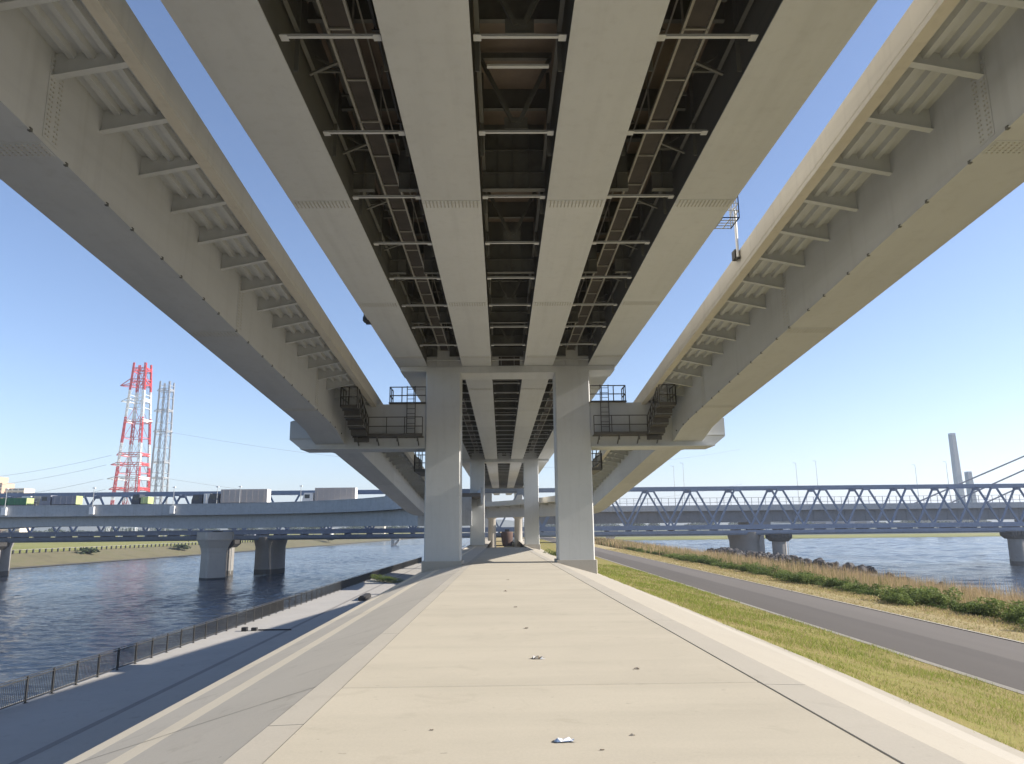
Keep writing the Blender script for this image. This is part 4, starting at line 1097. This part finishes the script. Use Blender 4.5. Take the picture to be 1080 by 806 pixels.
hh = rng.uniform(.95,1.75,n)*np.where(x>29,np.interp(y,[60,85,165,180],[.95,.38,.38,.9]),np.interp(y,[30,60],[.62,.9]))*(1+.18*np.sin(x*.8+y*.35)+.12*np.sin(y*1.3)); hh *= np.where(x<22.5,.75,1)*np.where(x>41,.6,1)
V, F = blades(n,(x,y,z),hh,rng.uniform(.012,.03,n)*np.clip(y/45,.8,3),.13)
mi = (rng.random(n) < np.where(x<24,.30,.12)).astype(int)
tag(npmesh('reeds', V, F, [M['reed'],M['reedg']], mi), 'tan reed bed between the shrubs and the wide right river', 'reeds', kind='stuff')

def shrub_meshes(seed, mat):
    g = np.random.default_rng(seed); n = 2600
    lobes = np.array([(g.uniform(-.75,.75),g.uniform(-.6,.6),g.uniform(.25,.75),g.uniform(.22,.42)) for _ in range(13)])
    li = g.integers(13,size=n); d = g.normal(size=(n,3)); d /= np.linalg.norm(d,axis=1)[:,None]
    p = lobes[li,:3]+d*lobes[li,3:4]*g.uniform(.55,1.12,(n,1)); p[:,2] = np.abs(p[:,2])
    a = g.normal(size=(n,3)); a[:,2] += .5; a /= np.linalg.norm(a,axis=1)[:,None]
    b = np.cross(a,g.normal(size=(n,3))); b /= np.linalg.norm(b,axis=1)[:,None]; s = g.uniform(.035,.075,(n,1))
    V = np.stack([p-a*s, p+b*s*.45, p+a*s*1.2, p-b*s*.45],1).reshape(-1,3); F = np.arange(n*4).reshape(n,4)
    return V, F
SH = []
for i in range(5):
    r = empty('shrub', (0,0,0), 'x', 'shrub', 'shrubs in the row between the dry verge and the reeds')
    V, F = shrub_meshes(40+i, None); npmesh('foliage', V, F, M['leaf'] if i < 3 else M['leaf2'], parent=r)
    mb = MB(); g = random.Random(i)
    for k in range(7):
        a = g.uniform(0,2*pi); mb.tube((0,0,-.1),(cos(a)*.5,sin(a)*.4,g.uniform(.4,.8)),.02,5,.008)
    mb.build('stem', M['stem'], r); SH.append(r)
used = set()
LD = 'dark green bushy shrub in the low row between the dry verge and the reeds'
LL = 'light green shrub in the low row between the dry verge and the reeds'
y = 17.0; i = 0
while y < 125:
    k = random.choice((0,1,2,3,4)); s = random.uniform(.45,1.0)*(1.0 if y<80 else .85)
    if 17 < y < 31 and i % 3 == 0: s *= .8
    x = 20.2+random.uniform(-.5,.7); loc = (x,y,RZ-.25); rz = random.uniform(0,6.28); scl = (s*1.35,s*1.25,s*random.uniform(.8,1.1))
    lb = LL if k > 2 else LD; gp = 'light green shrubs of the row' if k > 2 else 'dark green shrubs of the row'
    if k not in used: o = SH[k]; o.location = loc; o.rotation_euler = (0,0,rz); o.scale = scl; o['label'] = lb; o['group'] = gp; used.add(k)
    else: dup(SH[k], loc, rz, scl, lb, gp)
    y += random.uniform(.75,1.5) if y < 90 else random.uniform(2,3.5); i += 1
dup(SH[3], (18.9,26.5,RZ-.1), 1.0, (.75,.75,.62), 'pale low shrub standing out in front of the row near the right edge', 'shrubs standing before the row')
dup(SH[4], (19.0,35.5,RZ-.1), 2.0, (.9,.9,.55), 'small light shrub in front of the row above the asphalt bend', 'shrubs standing before the row')
# greenery by the walkway end and near pier bases
dup(SH[3], (-18.0,114,WZ), .5, (1.6,6.0,.9), 'light green bush growing on the lower walkway inside the fence', None)
dup(SH[4], (7.2,92,-2.6), .9, (1.5,2.2,1.3), 'rounded bush on the turf beside the far pier column', None)
def rock_mesh(seed, mat):
    import bmesh
    g = random.Random(seed); bm = bmesh.new(); bmesh.ops.create_icosphere(bm, subdivisions=2, radius=.5)
    off_ = [(Vector((g.gauss(0,1),g.gauss(0,1),g.gauss(0,1))).normalized(), g.uniform(.26,.42)) for _ in range(9)]
    for v in bm.verts:
        for nrm, d in off_:
            e = v.co.dot(nrm)-d
            if e > 0: v.co -= nrm*e
    me = bpy.data.meshes.new('boulder'); bm.to_mesh(me); bm.free(); me.materials.append(mat); return me
RM = [rock_mesh(s, M['rock']) for s in range(6)]; RMP = [rock_mesh(50+s, M['rockp']) for s in range(3)]
def rock(me, x, y, z, s, label, group):
    o = bpy.data.objects.new('boulder', me); COL.objects.link(o); o.location = (x,y,z); o.rotation_euler = (random.uniform(0,6),random.uniform(0,6),random.uniform(0,6))
    o.scale = (s*random.uniform(.8,1.3),s*random.uniform(.8,1.3),s*random.uniform(.7,1.0)); tag(o, label, 'boulder', group); return o
mx = lambda y: 45.5+max(0,y-92)/80*2.5
def mz(y): return float(np.interp(y,[40,86,94,160,175],[-5.5,-5.2,-4.35,-4.0,-5.0]))
MY = list(np.arange(40,180,4.0))
strip('riprap_mound', M['rock'], [lambda y:(mx(y)-4.2,-6.6), lambda y:(mx(y)-.8,mz(y)), lambda y:(mx(y)+.8,mz(y)), lambda y:(mx(y)+7,-9.4)], MY)
for i in range(270):
    y = random.uniform(92,172); d = random.gauss(-.3,1.1); x = mx(y)+d; zc = mz(y)+.15-max(0,abs(d)-.8)*.5
    rock(random.choice(RM), x, y, zc, random.uniform(.75,1.35), 'dark boulder in the riprap heap along the right shore by the rail pier', 'riprap boulders along the right shore')
for i in range(26):
    y = random.uniform(50,90); rock(random.choice(RM), mx(y)+random.uniform(-.5,.5), y, mz(y)+.2, random.uniform(.7,1.2), 'dark boulder of the sparse line on the right shore beyond the reeds', 'sparse line of shore boulders')
for i, (x,y,s) in enumerate(((-7.0,84,1.1),(-6.6,88,.8),(-7.2,92,1.3),(-7.6,80,.9))):
    rock(random.choice(RMP), x, y, -2.0, s, 'pale boulder lying on the left slope edge behind the near pier', 'pale boulders behind the near pier')

# ------------------------------------------------------------------ haze
def mat_haze(d):
    m = bpy.data.materials.new('thin_haze'); m.use_nodes = True; t = m.node_tree; t.nodes.clear()
    out = t.nodes.new('ShaderNodeOutputMaterial'); v = t.nodes.new('ShaderNodeVolumePrincipled')
    v.inputs['Color'].default_value = (.80,.88,1,1); v.inputs['Density'].default_value = d; v.inputs['Anisotropy'].default_value = .2
    t.links.new(v.outputs[0], out.inputs['Volume']); return m
HAZE = True
if HAZE:
    mb = MB(); mb.box(-3600,3600,-320,5100,-10.8,130)
    tag(mb.build('haze', mat_haze(.0003)), 'thin pale blue air haze over the rivers', 'haze', kind='stuff')

# ------------------------------------------------------------------ light, sky, camera
EL, AZ = 28.5, 91.2                                    # azimuth clockwise from +Y (the view direction)
w = bpy.data.worlds.new('World'); S.world = w; w.use_nodes = True; t = w.node_tree
bg = t.nodes['Background']; sky = t.nodes.new('ShaderNodeTexSky'); sky.sky_type = 'NISHITA'; sky.sun_disc = False
sky.sun_elevation = radians(EL); sky.sun_rotation = radians(AZ); sky.air_density = .9; sky.dust_density = .45; sky.ozone_density = 2.6
tint = t.nodes.new('ShaderNodeMix'); tint.data_type = 'RGBA'; tint.blend_type = 'MULTIPLY'; tint.inputs[0].default_value = 1; tint.inputs[7].default_value = (1.0,.95,.985,1); t.links.new(sky.outputs[0], tint.inputs[6]); t.links.new(tint.outputs[2], bg.inputs['Color']); bg.inputs['Strength'].default_value = .102
L = bpy.data.lights.new('Sun','SUN'); L.energy = 4.8; L.angle = radians(.53); L.color = (1.0,.92,.82)
lo = bpy.data.objects.new('Sun', L); COL.objects.link(lo)
sd = Vector((sin(radians(AZ))*cos(radians(EL)), cos(radians(AZ))*cos(radians(EL)), sin(radians(EL))))
lo.rotation_euler = (-sd).to_track_quat('-Z','Y').to_euler(); lo.location = (60,-10,60)

YAW, PITCH, ROLL = radians(.919), radians(11.158), radians(.6)
fwd = Vector((sin(YAW)*cos(PITCH), cos(YAW)*cos(PITCH), sin(PITCH))); right = Vector((cos(YAW),-sin(YAW),0)); up = right.cross(fwd)
rr = right*cos(ROLL)-up*sin(ROLL); uu = up*cos(ROLL)+right*sin(ROLL)
cam = bpy.data.cameras.new('Camera'); co = bpy.data.objects.new('Camera', cam); COL.objects.link(co)
co.matrix_world = Matrix(((rr.x,uu.x,-fwd.x,0),(rr.y,uu.y,-fwd.y,0),(rr.z,uu.z,-fwd.z,1.6),(0,0,0,1)))
cam.sensor_width = 36; cam.lens = 36*770/1080; cam.clip_start = .05; cam.clip_end = 9000
S.camera = co
S.view_settings.view_transform = 'Standard'; S.view_settings.look = 'None'; S.view_settings.gamma = 1; S.view_settings.exposure = 1.02
S.view_settings.use_curve_mapping = False
S.cycles.max_bounces = 8; S.cycles.diffuse_bounces = 5; S.cycles.glossy_bounces = 3; S.cycles.volume_bounces = 0
S.cycles.use_denoising = True
